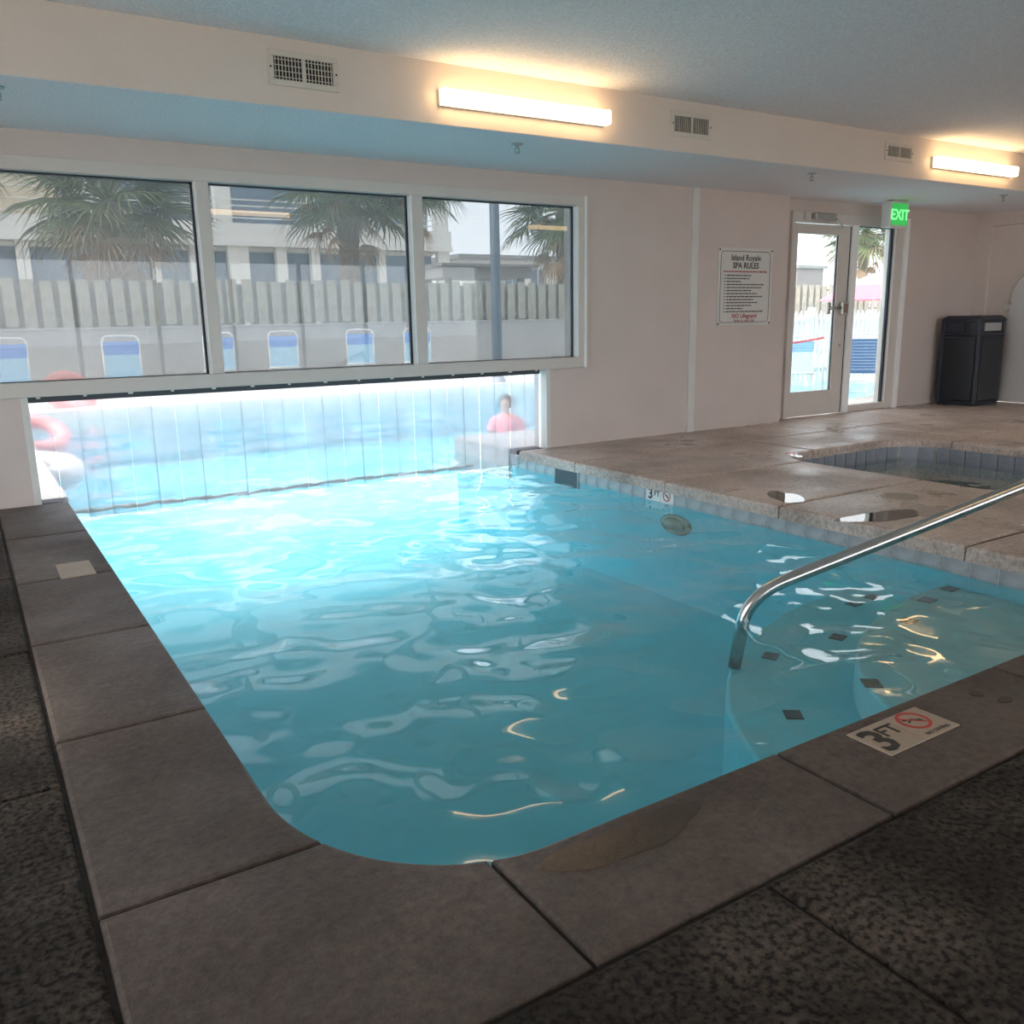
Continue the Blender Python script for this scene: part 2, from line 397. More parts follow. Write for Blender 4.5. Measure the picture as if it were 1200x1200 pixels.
m = MB(); m.box(XL-.2, XL, YB, .2, 0, 2.86); m.box(XL-.2, XL, 5.2, WB, 0, 2.86); m.box(XL-.2, XL, .2, 5.2, 2.6, 2.86); m.box(XL-.2, XL, .2, 2.9, 2.2, 2.6); m.box(XL-.2, XL, 4.0, 5.2, 2.2, 2.6); m.build('masonry', 'wall_paint', wl)
wb = thing('wall_back', 'painted wall behind the viewer with storefront windows added for fill daylight, outside the view', 'wall', kind='structure')
m = MB(); m.box(XL-.2, XL+.4, YB-.2, YB, 0, 2.86); m.box(XR-.4, XR+.2, YB-.2, YB, 0, 2.86); m.box(XL+.4, XR-.4, YB-.2, YB, 2.6, 2.86); m.box(XL+.4, XR-.4, YB-.2, YB, 0, .12); m.build('masonry', 'wall_paint', wb)
def storefront(name, label, n, L, h0, h1, loc, rz):  # unseen windows added to brighten the room with daylight
    t = thing(name, label, 'window', loc, rz, kind='structure')
    B(0, L, -.05, .05, h1-.08, h1).build('frame_head', 'frame_paint', t); B(0, L, -.05, .05, h0, h0+.08).build('frame_sill', 'frame_paint', t)
    for i in range(n+1): x = .04+(L-.08)*i/n; B(x-.04, x+.04, -.05, .05, h0+.08, h1-.08).build('mullion', 'frame_paint', t)
    for i in range(n): B(.08+(L-.08)*i/n, (L-.08)*(i+1)/n, -.003, .003, h0+.08, h1-.08).build('pane', 'fill_glass', t)
storefront('fill_window_2', 'storefront window row added behind the viewer for fill daylight, outside the view', 9, XR-XL-.8, .12, 2.6, (XL+.4, YB-.1, 0), 0)
storefront('fill_window_3', 'low glazed panels added in the side wall nearest the viewer for fill daylight, outside the view', 2, 2.7, 0, 2.2, (XL-.1, .2, 0), PI/2)
storefront('fill_window_4', 'tall glazed panel added in the left side wall to cast a sun patch, outside the view', 1, 1.1, 0, 2.6, (XL-.1, 2.9, 0), PI/2)
storefront('fill_window_5', 'low glazed panel added in the side wall by the far corner for fill daylight, outside the view', 1, 1.2, 0, 2.2, (XL-.1, 4.0, 0), PI/2)
tag(B(XL-.2, XR+.2, YB-.2, WB, CZ, CZ+.2).build('ceiling', 'popcorn'), 'white popcorn textured ceiling over the indoor pool', 'ceiling', kind='structure')
sf = thing('ceiling_soffit', 'long cream boxed soffit along the window wall carrying lights and vents', 'soffit', kind='structure')
so = MB().box(XL, XR, SY, DY, SZ, CZ).build('soffit_box', 'soffit_paint', sf)
B(XL, XR, SY+.004, DY, SZ-.003, SZ-.0005).build('soffit_underside', 'popcorn', sf)

# the hotel block above and beside the pool room (outside face, keeps the sun off the roof), with an unseen overhang added to shade the outdoor pool
hb = MB(); hb.box(XL-.2, XR+8, YB, WB-.02, CZ+.2, 9); hb.box(XL-.2, 7.6, WB-.02, 9.2, 3.05, 3.3); hb.box(XL-.2, 7.6, 9.1, 9.2, 3.3, 4.2)
tag(hb.build('hotel_block', 'hotel_wall'), 'hotel storeys above the pool room with an added overhang shading the outdoor pool, outside the view', 'building', kind='structure')

# ------------------------------------------------------------------ window
win = thing('window_1', 'long white-framed three-pane window above the swim-through opening', 'window', kind='structure')
fx0, fx1, fz0, fz1 = -.22, 5.135, .745, 2.305
fy0, fy1 = WY-.035, WY+.12
B(fx0, fx1, fy0, fy1, 2.215, fz1).build('frame_head', 'frame_paint', win, bevel=.004)
B(fx0, fx1, fy0, fy1, fz0, .845).build('frame_sill', 'frame_paint', win, bevel=.004)
B(fx0, -.12, fy0, fy1, .845, 2.215).build('frame_jamb', 'frame_paint', win, bevel=.004)
B(5.01, fx1, fy0, fy1, .845, 2.215).build('frame_jamb', 'frame_paint', win, bevel=.004)
B(5.075, 5.10, fy0-.012, fy0, fz0, fz1).build('frame_bead', 'white_frame', win, bevel=.003)
B(1.60, 1.69, fy0, fy1, .845, 2.215).build('mullion', 'frame_paint', win, bevel=.004)
B(3.31, 3.41, fy0, fy1, .845, 2.215).build('mullion', 'frame_paint', win, bevel=.004)
for a, b in ((-.12, 1.60), (1.69, 3.31), (3.41, 5.01)):
    gy = WY+.055
    # white sheet painting daylight onto the right reveal, and dark gaskets around each pane
    st = MB(); g = .014
    st.box(b-.006, b+.001, fy0+.002, gy, .845, 2.215); st.build('lit_reveal', 'white_frame', win)
    gk = MB(); gk.box(a, b, gy-.012, gy+.012, 2.203, 2.216); gk.box(a, b, gy-.012, gy+.012, .844, .851); gk.box(b-.022, b-.007, gy-.012, gy+.012, .845, 2.215); gk.box(a, a+.006, gy-.012, gy+.012, .845, 2.215)
    gk.build('gasket', 'gasket', win)
    B(a, b-.006, gy-.003, gy+.003, .845, 2.215).build('pane', 'window_glass', win)

# ------------------------------------------------------------------ door with sidelight
dr = thing('door_1', 'white metal-framed glass door with a tall sidelight beside the exit sign', 'door', kind='structure')
B(8.12, 8.17, DY-.04, DY+.12, 0, 2.225).build('frame_jamb', 'frame_paint', dr, bevel=.003)
B(8.12, 10.25, DY-.04, DY+.12, 2.225, 2.34).build('frame_head', 'frame_paint', dr, bevel=.003)
B(9.175, 9.285, DY-.05, DY+.12, 0, 2.225).build('frame_mullion', 'white_frame', dr, bevel=.003)
B(10.02, 10.18, DY-.04, DY+.12, 0, 2.225).build('frame_jamb', 'frame_paint', dr, bevel=.003)
B(10.18, 10.25, DY-.07, DY+.12, 0, 2.34).build('frame_casing', 'white_frame', dr, bevel=.003)
B(9.285, 10.02, DY-.03, DY+.08, 0, .085).build('sidelight_sill', 'frame_paint', dr, bevel=.003)
g = MB(); g.box(9.985, 10.00, DY, DY+.03, .085, 2.225); g.box(10.008, 10.02, DY, DY+.03, .085, 2.225); g.box(9.285, 10.02, DY, DY+.03, 2.213, 2.225); g.build('gasket', 'gasket', dr)
B(9.285, 10.02, DY+.035, DY+.041, .085, 2.225).build('sidelight_pane', 'door_glass', dr)
lf = MB()
lf.box(8.175, 8.245, DY-.02, DY+.03, .01, 2.215); lf.box(8.965, 9.17, DY-.02, DY+.03, .01, 2.215); lf.box(8.245, 8.965, DY-.02, DY+.03, 2.105, 2.215); lf.box(8.245, 8.965, DY-.02, DY+.03, .01, .30)
leaf = lf.build('door_leaf', 'frame_paint', dr)
g = MB(); g.box(8.955, 8.967, DY-.005, DY+.01, .30, 2.105); g.box(8.245, 8.965, DY-.005, DY+.01, .294, .302); g.build('gasket', 'gasket', leaf)
B(8.245, 8.965, DY, DY+.006, .30, 2.105).build('pane', 'door_glass', leaf)
B(9.163, 9.176, DY-.025, DY+.02, .01, 2.21).build('door_gap', 'gasket', dr)
lk = B(9.03, 9.15, DY-.075, DY-.02, 1.19, 1.345).build('lock_box', 'alu', leaf, bevel=.012)
B(9.055, 9.125, DY-.082, DY-.075, 1.215, 1.32).build('lock_face', 'marker_faded', lk, bevel=.004)
MB().tube([(8.80, DY-.05, 1.27), (9.04, DY-.05, 1.27)], .022, 8).build('pull_bar', 'alu', leaf, True)
B(8.78, 8.84, DY-.06, DY-.02, 1.20, 1.34).build('pull_bracket', 'alu', leaf, bevel=.01)
MB().lathe([(.02, 0), (.022, .01), (.012, .014)], 12).build('keyhole', 'alu', leaf, True, loc=(9.07, DY-.03, .83)).rotation_euler = (PI/2, 0, 0)
cl = B(8.42, 8.78, DY-.12, DY-.04, 2.255, 2.33).build('door_closer', 'alu', dr, bevel=.012)
ar = MB(); ar.tube([(8.62, DY-.10, 2.25), (8.55, DY-.30, 2.235), (8.98, DY-.05, 2.20)], .012, 6); ar.build('closer_arm', 'alu', cl)
B(8.30, 8.40, DY-.06, DY-.04, 2.25, 2.33).build('closer_plate', 'frame_paint', dr)

# ------------------------------------------------------------------ strip curtain and rope
cu = thing('strip_curtain', 'clear vinyl strip curtain hanging from a dark rail over the pool opening', 'curtain', (2.5, 6.88, .72))
B(-2.13, 2.13, -.03, .03, -.02, .035).build('rail', 'bar_dark', cu, bevel=.003)
for i in range(15):
    B(-2.08+i*.297, -2.06+i*.297+random.random()*.02, -.034, -.029, .006, .030).build('clip', 'trim_paint', cu)
for i in range(26):
    mm = MB(); wdt = .1665; nx = 5; nz = 7; sway = random.uniform(-.02, .02); tw = random.uniform(-.25, .25)
    for side, off in ((0, 0), (1, .003)):
        for a in range(nz):
            for b in range(nx):
                u = b/(nx-1)-.5; t = a/(nz-1)
                mm.v.append((-2.08+i*.1655+u*wdt+sway*.5*t, .012*(i % 2)-.006+off+.010*math.cos(u*PI)+u*tw*.10*t+sway*t, .0-.87*t))
    for sd in (0, 1):
        o = sd*nx*nz
        for a in range(nz-1):
            for b in range(nx-1):
                f = (o+a*nx+b, o+a*nx+b+1, o+(a+1)*nx+b+1, o+(a+1)*nx+b); mm.f.append(f if sd else f[::-1])
    mm.v = mm.v[:nx*nz]; mm.f = mm.f[:(nx-1)*(nz-1)]
    mm.build('strip', 'clear_vinyl', cu, True)
rp = thing('float_rope', 'beige float rope lying on the water below the strip curtain', 'rope', (.55, 7.16, WZ))
pts = [(3.5*i/60, .03*math.sin(i*.21), .006*math.sin(i*1.3)) for i in range(61)]
MB().tube(pts, .014, 6).build('cord', 'rope', rp, True)
fl = MB().lathe([(.012, -.05), (.018, -.04), (.020, 0), (.018, .04), (.012, .05)], 10); fme = None
for i in range(12):
    if fme is None: o = fl.build('float_sleeve', 'rope', rp, True); fme = o
    else: o = again(fme, rp)
    o.location = (.15+i*.285, .03*math.sin((.15+i*.285)/3.5*60*.21), .0); o.rotation_euler = (0, PI/2, 0)

# ------------------------------------------------------------------ pool basin, tiles, steps
XW = 4.365; PF = -.90
outline = [(XW, 1.49), (XW, 8.05), (17.0, 8.05), (17.0, 14.5), (.525, 14.5), (.525, 2.06)] + [(1.02+.495*math.cos(a), 2.06+.57*math.sin(a)) for a in [PI+PI/2*i/16 for i in range(1, 17)]]
pb = thing('pool_basin', 'turquoise plastered swimming pool basin running from indoors out under the window', 'swimming pool', kind='structure')
n = len(outline); mm = MB()
mm.add([(x, y, -.05) for x, y in outline]+[(x, y, PF) for x, y in outline], [(i, (i+1) % n, n+(i+1) % n, n+i)[::-1] for i in range(n)])
mm.build('basin_wall', 'pool_plaster', pb)
mm = MB(); mm.add([(x, y, PF) for x, y in outline], [tuple(range(n))]); mm.build('basin_floor', 'pool_plaster', pb)
# waterline tiles on the long indoor side, one by one
B(XW-.001, XW+.06, 1.49, 8.05, -.172, -.05).build('tile_bed', 'grout', pb)
tile = None; y = 1.52
while y < 8.0:
    if not (5.86 < y+.075 < 6.24) and not (4.68 < y+.075 < 5.02):
        if tile is None:
            tile = B(-.0035, 0, 0, .146, -.170, -.06).build('tile', 'tile_glaze', pb); tile.location = (XW, y, 0)
        else: again(tile, pb, (XW-random.uniform(0, .0012), y, 0))
    y += .152
t2 = MB()
for i in range(80): t2.box(.55+i*.2, .55+i*.2+.19, 14.49, 14.5, -.22, -.06)
for i in range(60): t2.box(4.40+i*.2, 4.59+i*.2, 8.05, 8.06, -.22, -.06)
t2.build('outdoor_tile', 'bar_dark', pb)['kind'] = 'stuff'  # tile row darkened to imitate the wall's reflection in the water
# curved corner steps
def ell(a, b, n=26): return [(XW+a*math.cos(PI-PI/2*i/n), 1.49+b*math.sin(PI-PI/2*i/n)) for i in range(n+1)]
for (a, b, zt) in ((1.66, 1.07, -.24), (2.17, 1.64, -.40)):
    poly = [(XW, 1.49)] + ell(a, b)[::-1]
    MB().prism(poly, PF, zt).build('step', 'step_plaster' if zt > -.3 else 'pool_plaster', pb, bevel=.015)
for (x, y, zt) in ((4.30, 2.49, -.24), (4.035, 2.45, -.24), (3.68, 2.315, -.24), (2.907, 1.967, -.24), (4.28, 2.93, -.40), (4.094, 2.915, -.40), (3.585, 2.633, -.40), (3.115, 2.655, -.40), (2.70, 2.17, -.40)):
    a, b = (1.66, 1.07) if zt > -.3 else (2.06, 1.50); q = math.atan2((y-1.49)/b, (x-XW)/a)
    t = B(-.04, .04, -.035, .035, 0, .004).build('nosing_tile', 'tile_dark', pb); t.location = (x, y, zt); t.rotation_euler = (0, 0, math.atan2(b*math.cos(q), -a*math.sin(q)))
# skimmer mouth, niche lamp
sk = thing('skimmer_mouth', 'dark rectangular skimmer mouth in the tile line near the wall opening', 'skimmer', (XW, 6.05, -.14))
fr_ = MB(); fr_.box(-.012, .0, -.18, -.165, -.085, .06); fr_.box(-.012, 0, .165, .18, -.085, .06); fr_.box(-.012, 0, -.18, .18, .05, .065); fr_.build('frame', 'tile_glaze', sk)
B(-.008, .0, -.165, .165, -.085, .05).build('mouth_dark', 'bar_dark', sk)  # dark sheet standing in for the shade inside the skimmer throat
nl = thing('pool_lamp', 'unlit round underwater lamp on the right pool wall below the depth tile', 'pool light', (XW, 4.66, -.31)); nl.rotation_euler = (0, -PI/2, 0); nl.scale = (.5, 1.05, 1)
MB().lathe([(.15, 0), (.155, .012), (.13, .03), (.12, .03)], 28).build('rim', 'dull_glass', nl, True)
MB().lathe([(.12, .02), (.10, .045), (.05, .06), (.005, .064)], 28).build('lens', 'dull_glass', nl, True)

# ------------------------------------------------------------------ water
def waves(X, Y, seed=3, amp=1.0):
    r = np.random.default_rng(seed); Z = np.zeros_like(X)
    for i in range(60):
        lam = .13*(1.15/.13)**(r.random()); th = r.normal(PI/2, .75) if i % 3 else r.random()*2*PI
        k = 2*PI/lam; ph = r.random()*2*PI
        a = .00105*(lam/.4)**.98
        wx = .25*np.sin(Y*1.3+ph)+.2*np.sin(X*1.7+ph*2)
        Z += a*np.sin(k*(X*math.cos(th)+Y*math.sin(th))+ph+wx)
    return Z*amp
def water_grid(x0, x1, y0, y1, st, amp, seed=3):
    nx = int((x1-x0)/st)+1; ny = int((y1-y0)/st)+1
    X, Y = np.meshgrid(np.linspace(x0, x1, nx), np.linspace(y0, y1, ny)); Z = WZ+waves(X, Y, seed, amp)
    V = np.stack([X, Y, Z], -1).reshape(-1, 3); I = np.arange(nx*ny).reshape(ny, nx)
    F = np.stack([I[:-1, :-1], I[:-1, 1:], I[1:, 1:], I[1:, :-1]], -1).reshape(-1, 4); return V, F
V1, F1 = water_grid(.49, XW, 1.46, 8.06, .025, 1.0); V2, F2 = water_grid(.49, 17.0, 8.06, 14.5, .07, .6)
V = np.concatenate([V1, V2]); F = np.concatenate([F1, F2+len(V1)])
me = bpy.data.meshes.new('pool_water'); me.from_pydata(V.tolist(), [], F.tolist())
tag(mk('pool_water', me, 'pool_water', None, True), 'clear rippled turquoise water filling the indoor and outdoor pool', 'water', kind='stuff')

# ------------------------------------------------------------------ spa
sp = thing('spa_basin', 'sunken grey spa tub with rounded corners in the deck on the right', 'hot tub', kind='structure')
def spa_out(d=0, n=8):
    r = .45-d
    return arc(7.41, 4.67, r, 0, 90, n)+arc(6.34, 4.67, r, 90, 180, n)+arc(6.34, 3.35, r, 180, 270, n)+arc(7.41, 3.35, r, 270, 360, n)
po = spa_out(.0); n = len(po)
mm = MB(); mm.add([(x, y, -.07) for x, y in po]+[(x, y, -.45) for x, y in po], [(i, (i+1) % n, n+(i+1) % n, n+i)[::-1] for i in range(n)]); mm.build('basin_wall', 'spa_plaster', sp)
pi_ = [(6.875+(x-6.875)*.62, 4.01+(y-4.01)*.66) for x, y in po]
mm = MB(); mm.add([(x, y, -.45) for x, y in po]+[(x, y, -.45) for x, y in pi_], [(i, (i+1) % n, n+(i+1) % n, n+i)[::-1] for i in range(n)]); mm.build('bench', 'spa_plaster', sp)
mm = MB(); mm.add([(x, y, -.45) for x, y in pi_]+[(x, y, -.95) for x, y in pi_], [(i, (i+1) % n, n+(i+1) % n, n+i)[::-1] for i in range(n)]); mm.add([(x, y, -.95) for x, y in pi_], [tuple(range(n))]); mm.build('foot_well', 'spa_plaster', sp)
# tiles round the spa water line
per = []; tot = 0
for i in range(n):
    a, b = Vector(po[i]), Vector(po[(i+1) % n]); L = (b-a).length; per.append((tot, a, b, L)); tot += L
nt_ = int(tot/.152); stile = None
for i in range(nt_):
    d = (i+.5)*tot/nt_
    for t0, a, b, L in per:
        if t0 <= d < t0+L:
            p = a+(b-a)*((d-t0)/L); e = (b-a).normalized(); break
    if stile is None: stile = B(-.071, .071, -.001, .008, -.225, -.075).build('tile', 'tile_glaze_spa', sp)
    else: stile = again(stile, sp)
    stile.location = (p.x, p.y, 0); stile.rotation_euler = (0, 0, math.atan2(e.y, e.x))
sw = MB(); pw = spa_out(.002); sw.add([(x, y, -.19) for x, y in pw], [tuple(range(n))])
tag(sw.build('spa_water', 'spa_water'), 'still grey-green water inside the sunken spa', 'water', kind='stuff')

# ------------------------------------------------------------------ hand rail
hr = thing('hand_rail', 'stainless steel hand rail sloping down into the pool above the steps', 'handrail', (0, 0, 0))
P0 = Vector((2.979, 2.592, -.02)); dirxy = Vector((5.0-P0.x, 1.6-P0.y))
slope = .80
def rail_at(s): return Vector((P0.x+dirxy.x*s, P0.y+dirxy.y*s, P0.z+slope*s))
E0 = Vector((2.905, 2.647, -.18)); A2 = rail_at(.04); bend = []
for i in range(9):
    t = i/8; bend.append((1-t)**2*E0+2*t*(1-t)*Vector((2.925, 2.632, -.055))+t*t*A2)
base = Vector((2.87, 2.655, -.40))
top = [rail_at(s) for s in (.2, .4, .6, .8, .93)]
e1 = rail_at(1.0); down = [e1+Vector((.04, -.02, -.01)), Vector((e1.x+.09, e1.y-.045, e1.z-.12)), Vector((e1.x+.10, e1.y-.05, 0))]
MB().tube([base]+bend+top+down, .030, 14).build('tube', 'steel', hr, True)
MB().lathe([(.06, 0), (.06, .008), (.035, .02)], 20, (e1.x+.10, e1.y-.05, 0.001)).build('floor_flange', 'steel', hr, True)

# ------------------------------------------------------------------ lamps
def lamp(label, x0, x1, yb, zc, ceiling=False):
    t = thing('strip_light', label, 'light', ((x0+x1)/2, yb, zc), group='warm strip lights')
    L = (x1-x0)/2
    if not ceiling:
        B(-L, L, -.03, 0, -.05, .05).build('back_plate', 'trim_paint', t)
        prof = [(-.028, -.047), (-.088, -.046), (-.098, -.036), (-.098, .036), (-.088, .046), (-.028, .047)]
    else:
        B(-L, L, -.05, .05, -.03, 0).build('back_plate', 'trim_paint', t)
        prof = [(-.047, -.028), (-.045, -.075), (-.02, -.098), (.02, -.098), (.045, -.075), (.047, -.028)]
    k = len(prof); mm = MB()
    mm.add([(-L+.015, a, b) for a, b in prof]+[(L-.015, a, b) for a, b in prof], [(i, (i+1) % k, k+(i+1) % k, k+i) for i in range(k)]+[tuple(range(k))[::-1], tuple(range(k, 2*k))])
    mm.build('diffuser', 'diffuser', t)
    for s in (-1, 1):
        e = MB(); pr = [(a*1.04, b*1.04) for a, b in prof]
        e.add([(s*(L-.014), a, b) for a, b in pr]+[(s*L, a, b) for a, b in pr], [(i, (i+1) % k, k+(i+1) % k, k+i) for i in range(k)]+[tuple(range(k))[::-1], tuple(range(k, 2*k))])
        e.build('end_cap', 'diffuser', t)
    return t
lamp('glowing warm strip light on the soffit above the right window pane', 2.885, 4.255, SY, 2.632)
lamp('glowing warm strip light on the soffit at the right edge of view', 8.33, 9.74, SY, 2.638)
lamp('ceiling strip light over the near pool edge, mirrored in the middle window pane', 3.3, 4.45, .45, CZ, True)
lamp('ceiling strip light over the right deck, mirrored in the right window pane', 8.75, 9.65, .45, CZ, True)

# ------------------------------------------------------------------ vents
def vent(label, x0, x1, z0, z1, cross):
    t = thing('air_vent', label, 'vent', ((x0+x1)/2, SY, (z0+z1)/2), group='cream air vents on the soffit')
    a = (x1-x0)/2; h = (z1-z0)/2; b = .035
    f = MB(); f.box(-a, a, -.012, 0, h-b, h); f.box(-a, a, -.012, 0, -h, -h+b); f.box(-a, -a+b, -.012, 0, -h+b, h-b); f.box(a-b, a, -.012, 0, -h+b, h-b)
    f.build('frame', 'vent_metal', t, bevel=.003)
    B(-a+b, a-b, -.0015, 0, -h+b, h-b).build('dark_backing', 'vent_dark', t)  # flat dark sheet painting the shade behind the louvres
    w_ = 2*(a-b); k = 18; lv = None
    for i in range(k):
        x = -a+b+w_*(i+.5)/k
        if lv is None: lv = B(-.0021, .0021, -.011, -.002, -h+b, h-b).build('louvre', 'vent_metal', t); lv.location = (x, 0, 0)
        else: again(lv, t, (x, 0, 0))
    B(-.012, .012, -.0125, -.002, -h+b, h-b).build('louvre', 'vent_metal', t)
    if cross:
        for i in range(4):
            z = -h+b+2*(h-b)*(i+.5)/4; B(-a+b, a-b, -.008, -.0016, z-.0018, z+.0018).build('cross_bar', 'vent_metal', t)
    for s in (-1, 1): MB().lathe([(.006, 0), (.006, .003), (.003, .004)], 8).build('screw', 'vent_dark', t, loc=(s*(a-.015), -.012, 0)).rotation_euler = (PI/2, 0, 0)
vent('large cream air vent with cross bars on the soffit left of the strip light', 1.763, 2.199, 2.585, 2.782, True)
vent('cream air vent on the soffit just right of the middle strip light', 4.925, 5.355, 2.583, 2.768, False)
vent('small cream air vent on the soffit left of the far strip light', 7.60, 8.03, 2.61, 2.77, False)

# ------------------------------------------------------------------ sprinklers
def sprinkler(label, x, y):
    t = thing('fire_sprinkler', label, 'sprinkler', (x, y, SZ-.003), group='fire sprinklers under the soffit')
    MB().lathe([(.045, 0), (.042, -.008), (.02, -.012)], 18).build('escutcheon', 'alu', t, True)
    MB().tube([(0, 0, -.01), (0, 0, -.035)], .012, 8).build('body', 'alu', t, True)
    MB().tube([(-.018, 0, -.03), (-.02, 0, -.05), (0, 0, -.062), (.02, 0, -.05), (.018, 0, -.03)], .004, 6).build('yoke', 'alu', t, True)
    MB().lathe([(.022, -.062), (.024, -.066), (.01, -.068)], 14).build('deflector', 'alu', t, True)
sprinkler('small metal fire sprinkler under the soffit below the middle strip light', 3.70, 5.74)
sprinkler('small fire sprinkler under the soffit between the two right vents', 6.88, 5.66)
sprinkler('tiny fire sprinkler under the soffit near the right edge of view', 10.16, 5.70)
sprinkler('fire sprinkler cut by the left edge of view under the soffit', .36, 5.70)

# ------------------------------------------------------------------ exit sign
ex = thing('exit_sign', 'glowing green exit sign under the soffit above the glass sidelight', 'exit sign', (9.46, 6.56, SZ-.003))
B(-.17, .17, -.06, .06, -.30, -.012).build('housing', 'trim_paint', ex, bevel=.006)
B(-.10, .10, -.03, .03, -.012, 0).build('canopy', 'trim_paint', ex)
B(-.145, .145, -.064, -.059, -.275, -.035).build('face', 'exit_green', ex)
text('EXIT', .165, 'exit_letter', ex, (0, -.0655, -.215), WALLTXT, .001, bold=.002)

# ------------------------------------------------------------------ spa rules sign
sg = thing('rules_sign', 'white spa rules sign board on the grey wall left of the door', 'sign', (7.25, WY, 1.50))
B(-.41, .41, -.012, 0, -.40, .40).build('board', 'sign_white', sg, bevel=.004)
br = MB(); q = .375; zq = .37
br.box(-.33, .33, -.0135, -.012, zq-.006, zq); br.box(-.33, .33, -.0135, -.012, -zq, -zq+.006); br.box(-q, -q+.006, -.0135, -.012, -.32, .32); br.box(q-.006, q, -.0135, -.012, -.32, .32)
for sx in (-1, 1):
    for sz in (-1, 1):
        c = [(sx*(.33+.042*math.sin(a)), sz*(.32+.047*math.cos(a))) for a in [PI/2*i/5 for i in range(6)]]
        for (xa, za), (xb, zb) in zip(c, c[1:]): br.tube([(xa, -.0128, za), (xb, -.0128, zb)], .003, 4)
br.build('border', 'ink', sg)
ty = -.0135
text('Island Royale', .085, 'ink', sg, (0, ty, .275), WALLTXT, .0008, bold=.0012)
text('SPA RULES', .085, 'ink', sg, (0, ty, .195), WALLTXT, .0008, bold=.0018)
def scribble(z, x0, x1, mat, h=.012, name='print_line'):
    mm = MB(); x = x0
    while x < x1:
        l = min(random.uniform(.02, .06), x1-x)
        if l > .006: mm.box(x, x+l, ty-.0006, -.012, z-h/2, z+h/2)
        x += l+.010
    o = mm.build(name, mat, sg); o['kind'] = 'stuff'
scribble(.160, -.33, .33, 'ink_red', .013)
for i, e in enumerate((.08, .06, -.06, .28, .25, .09, .18, .27, .13, .19, .10, -.03, .28)):
    z = .120-i*.0312; B(-.315, -.30, ty-.0006, -.012, z-.006, z+.006).build('print_line', 'ink', sg); scribble(z, -.28, e, 'ink')
text('NO Lifeguard', .068, 'ink_red', sg, (0, ty, -.322), WALLTXT, .0008, bold=.001)
text('Swim at own risk', .045, 'ink_red', sg, (0, ty, -.362), WALLTXT, .0008)
for sx in (-1, 1):
    for sz in (-1, 1): MB().lathe([(.011, 0), (.010, .004), (.004, .006)], 10).build('screw', 'ink', sg, loc=(sx*.39, -.012, sz*.38)).rotation_euler = (PI/2, 0, 0)

# ------------------------------------------------------------------ bin
tb = thing('litter_bin', 'dark navy square litter bin with hopper openings in the far corner', 'bin', (11.31, 6.57, 0))
a = .29; h = .27
B(-a+.02, a-.02, -h+.02, h-.02, 0, .05).build('plinth', 'black_plastic', tb)
B(-a+.015, a-.015, -h+.015, h-.015, .05, .90).build('body', 'navy_plastic', tb, bevel=.02)
for sx in (-1, 1):
    for sy in (-1, 1): B(sx*a, sx*(a-.05), sy*h, sy*(h-.05), .03, .92).build('corner_post', 'navy_plastic', tb, bevel=.015)
B(-a+.06, a-.06, -h-.003, -h+.02, .08, .86).build('panel', 'black_plastic', tb, bevel=.006)
B(-a-.003, -a+.02, -h+.06, h-.06, .08, .86).build('panel', 'black_plastic', tb, bevel=.006)
hd = MB(); hd.box(-a, a, -h, h, .90, .93); hd.box(-a, a, -h, h, 1.07, 1.11)
for sx in (-1, 1):
    for sy in (-1, 1): hd.box(sx*a, sx*(a-.06), sy*h, sy*(h-.06), .93, 1.07)
hood = hd.build('hood', 'navy_plastic', tb, bevel=.008)
tp = MB(); tp.add([(-a, -h, 1.11), (a, -h, 1.11), (a, h, 1.11), (-a, h, 1.11), (-a+.05, -h+.05, 1.15), (a-.05, -h+.05, 1.15), (a-.05, h-.05, 1.15), (-a+.05, h-.05, 1.15)], [(0, 1, 5, 4), (1, 2, 6, 5), (2, 3, 7, 6), (3, 0, 4, 7), (4, 5, 6, 7), (0, 3, 2, 1)])
tp.build('lid', 'navy_plastic', tb, bevel=.012)
B(-a+.06, a-.06, -h+.02, -h+.035, .93, 1.07).build('hopper_flap', 'black_plastic', tb)
B(-a+.02, -a+.035, -h+.06, h-.06, .93, 1.07).build('hopper_flap', 'black_plastic', tb)
B(-a+.10, a-.10, -h+.006, -h+.0195, .955, 1.055).build('notice_plate', 'bin_label', tb)
B(-a+.006, -a+.0195, -h+.22, h-.08, .945, 1.06).build('notice_plate', 'navy_plastic', tb)

# ------------------------------------------------------------------ depth markers
def ring_mesh(r0, r1, z0, z1, n=28):
    mm = MB(); vs = []
    for r, z in ((r0, z0), (r1, z0), (r1, z1), (r0, z1)):
        for k in range(n): vs.append((r*math.cos(2*PI*k/n), r*math.sin(2*PI*k/n), z))
    fs = []
    for i in range(4):
        for k in range(n): k2 = (k+1) % n; fs.append((i*n+k, i*n+k2, ((i+1) % 4)*n+k2, ((i+1) % 4)*n+k))
    return mm.add(vs, fs)
dm = thing('depth_marker', 'beige 3 FT depth tile with red no diving symbol on the near pool edge', 'depth marker', (2.21, 1.379, 0))
B(-.165, -.001, -.074, .074, -.004, .003).build('tile', 'marker_tile', dm, bevel=.002)
B(.001, .165, -.074, .074, -.004, .003).build('tile', 'marker_tile', dm, bevel=.002)
text('3', .165, 'marker_black', dm, (-.115, -.058, .0035), (0, 0, 0), .0006, bold=.004)
text('FT', .075, 'marker_black', dm, (-.042, -.003, .0035), (0, 0, 0), .0006, bold=.001)
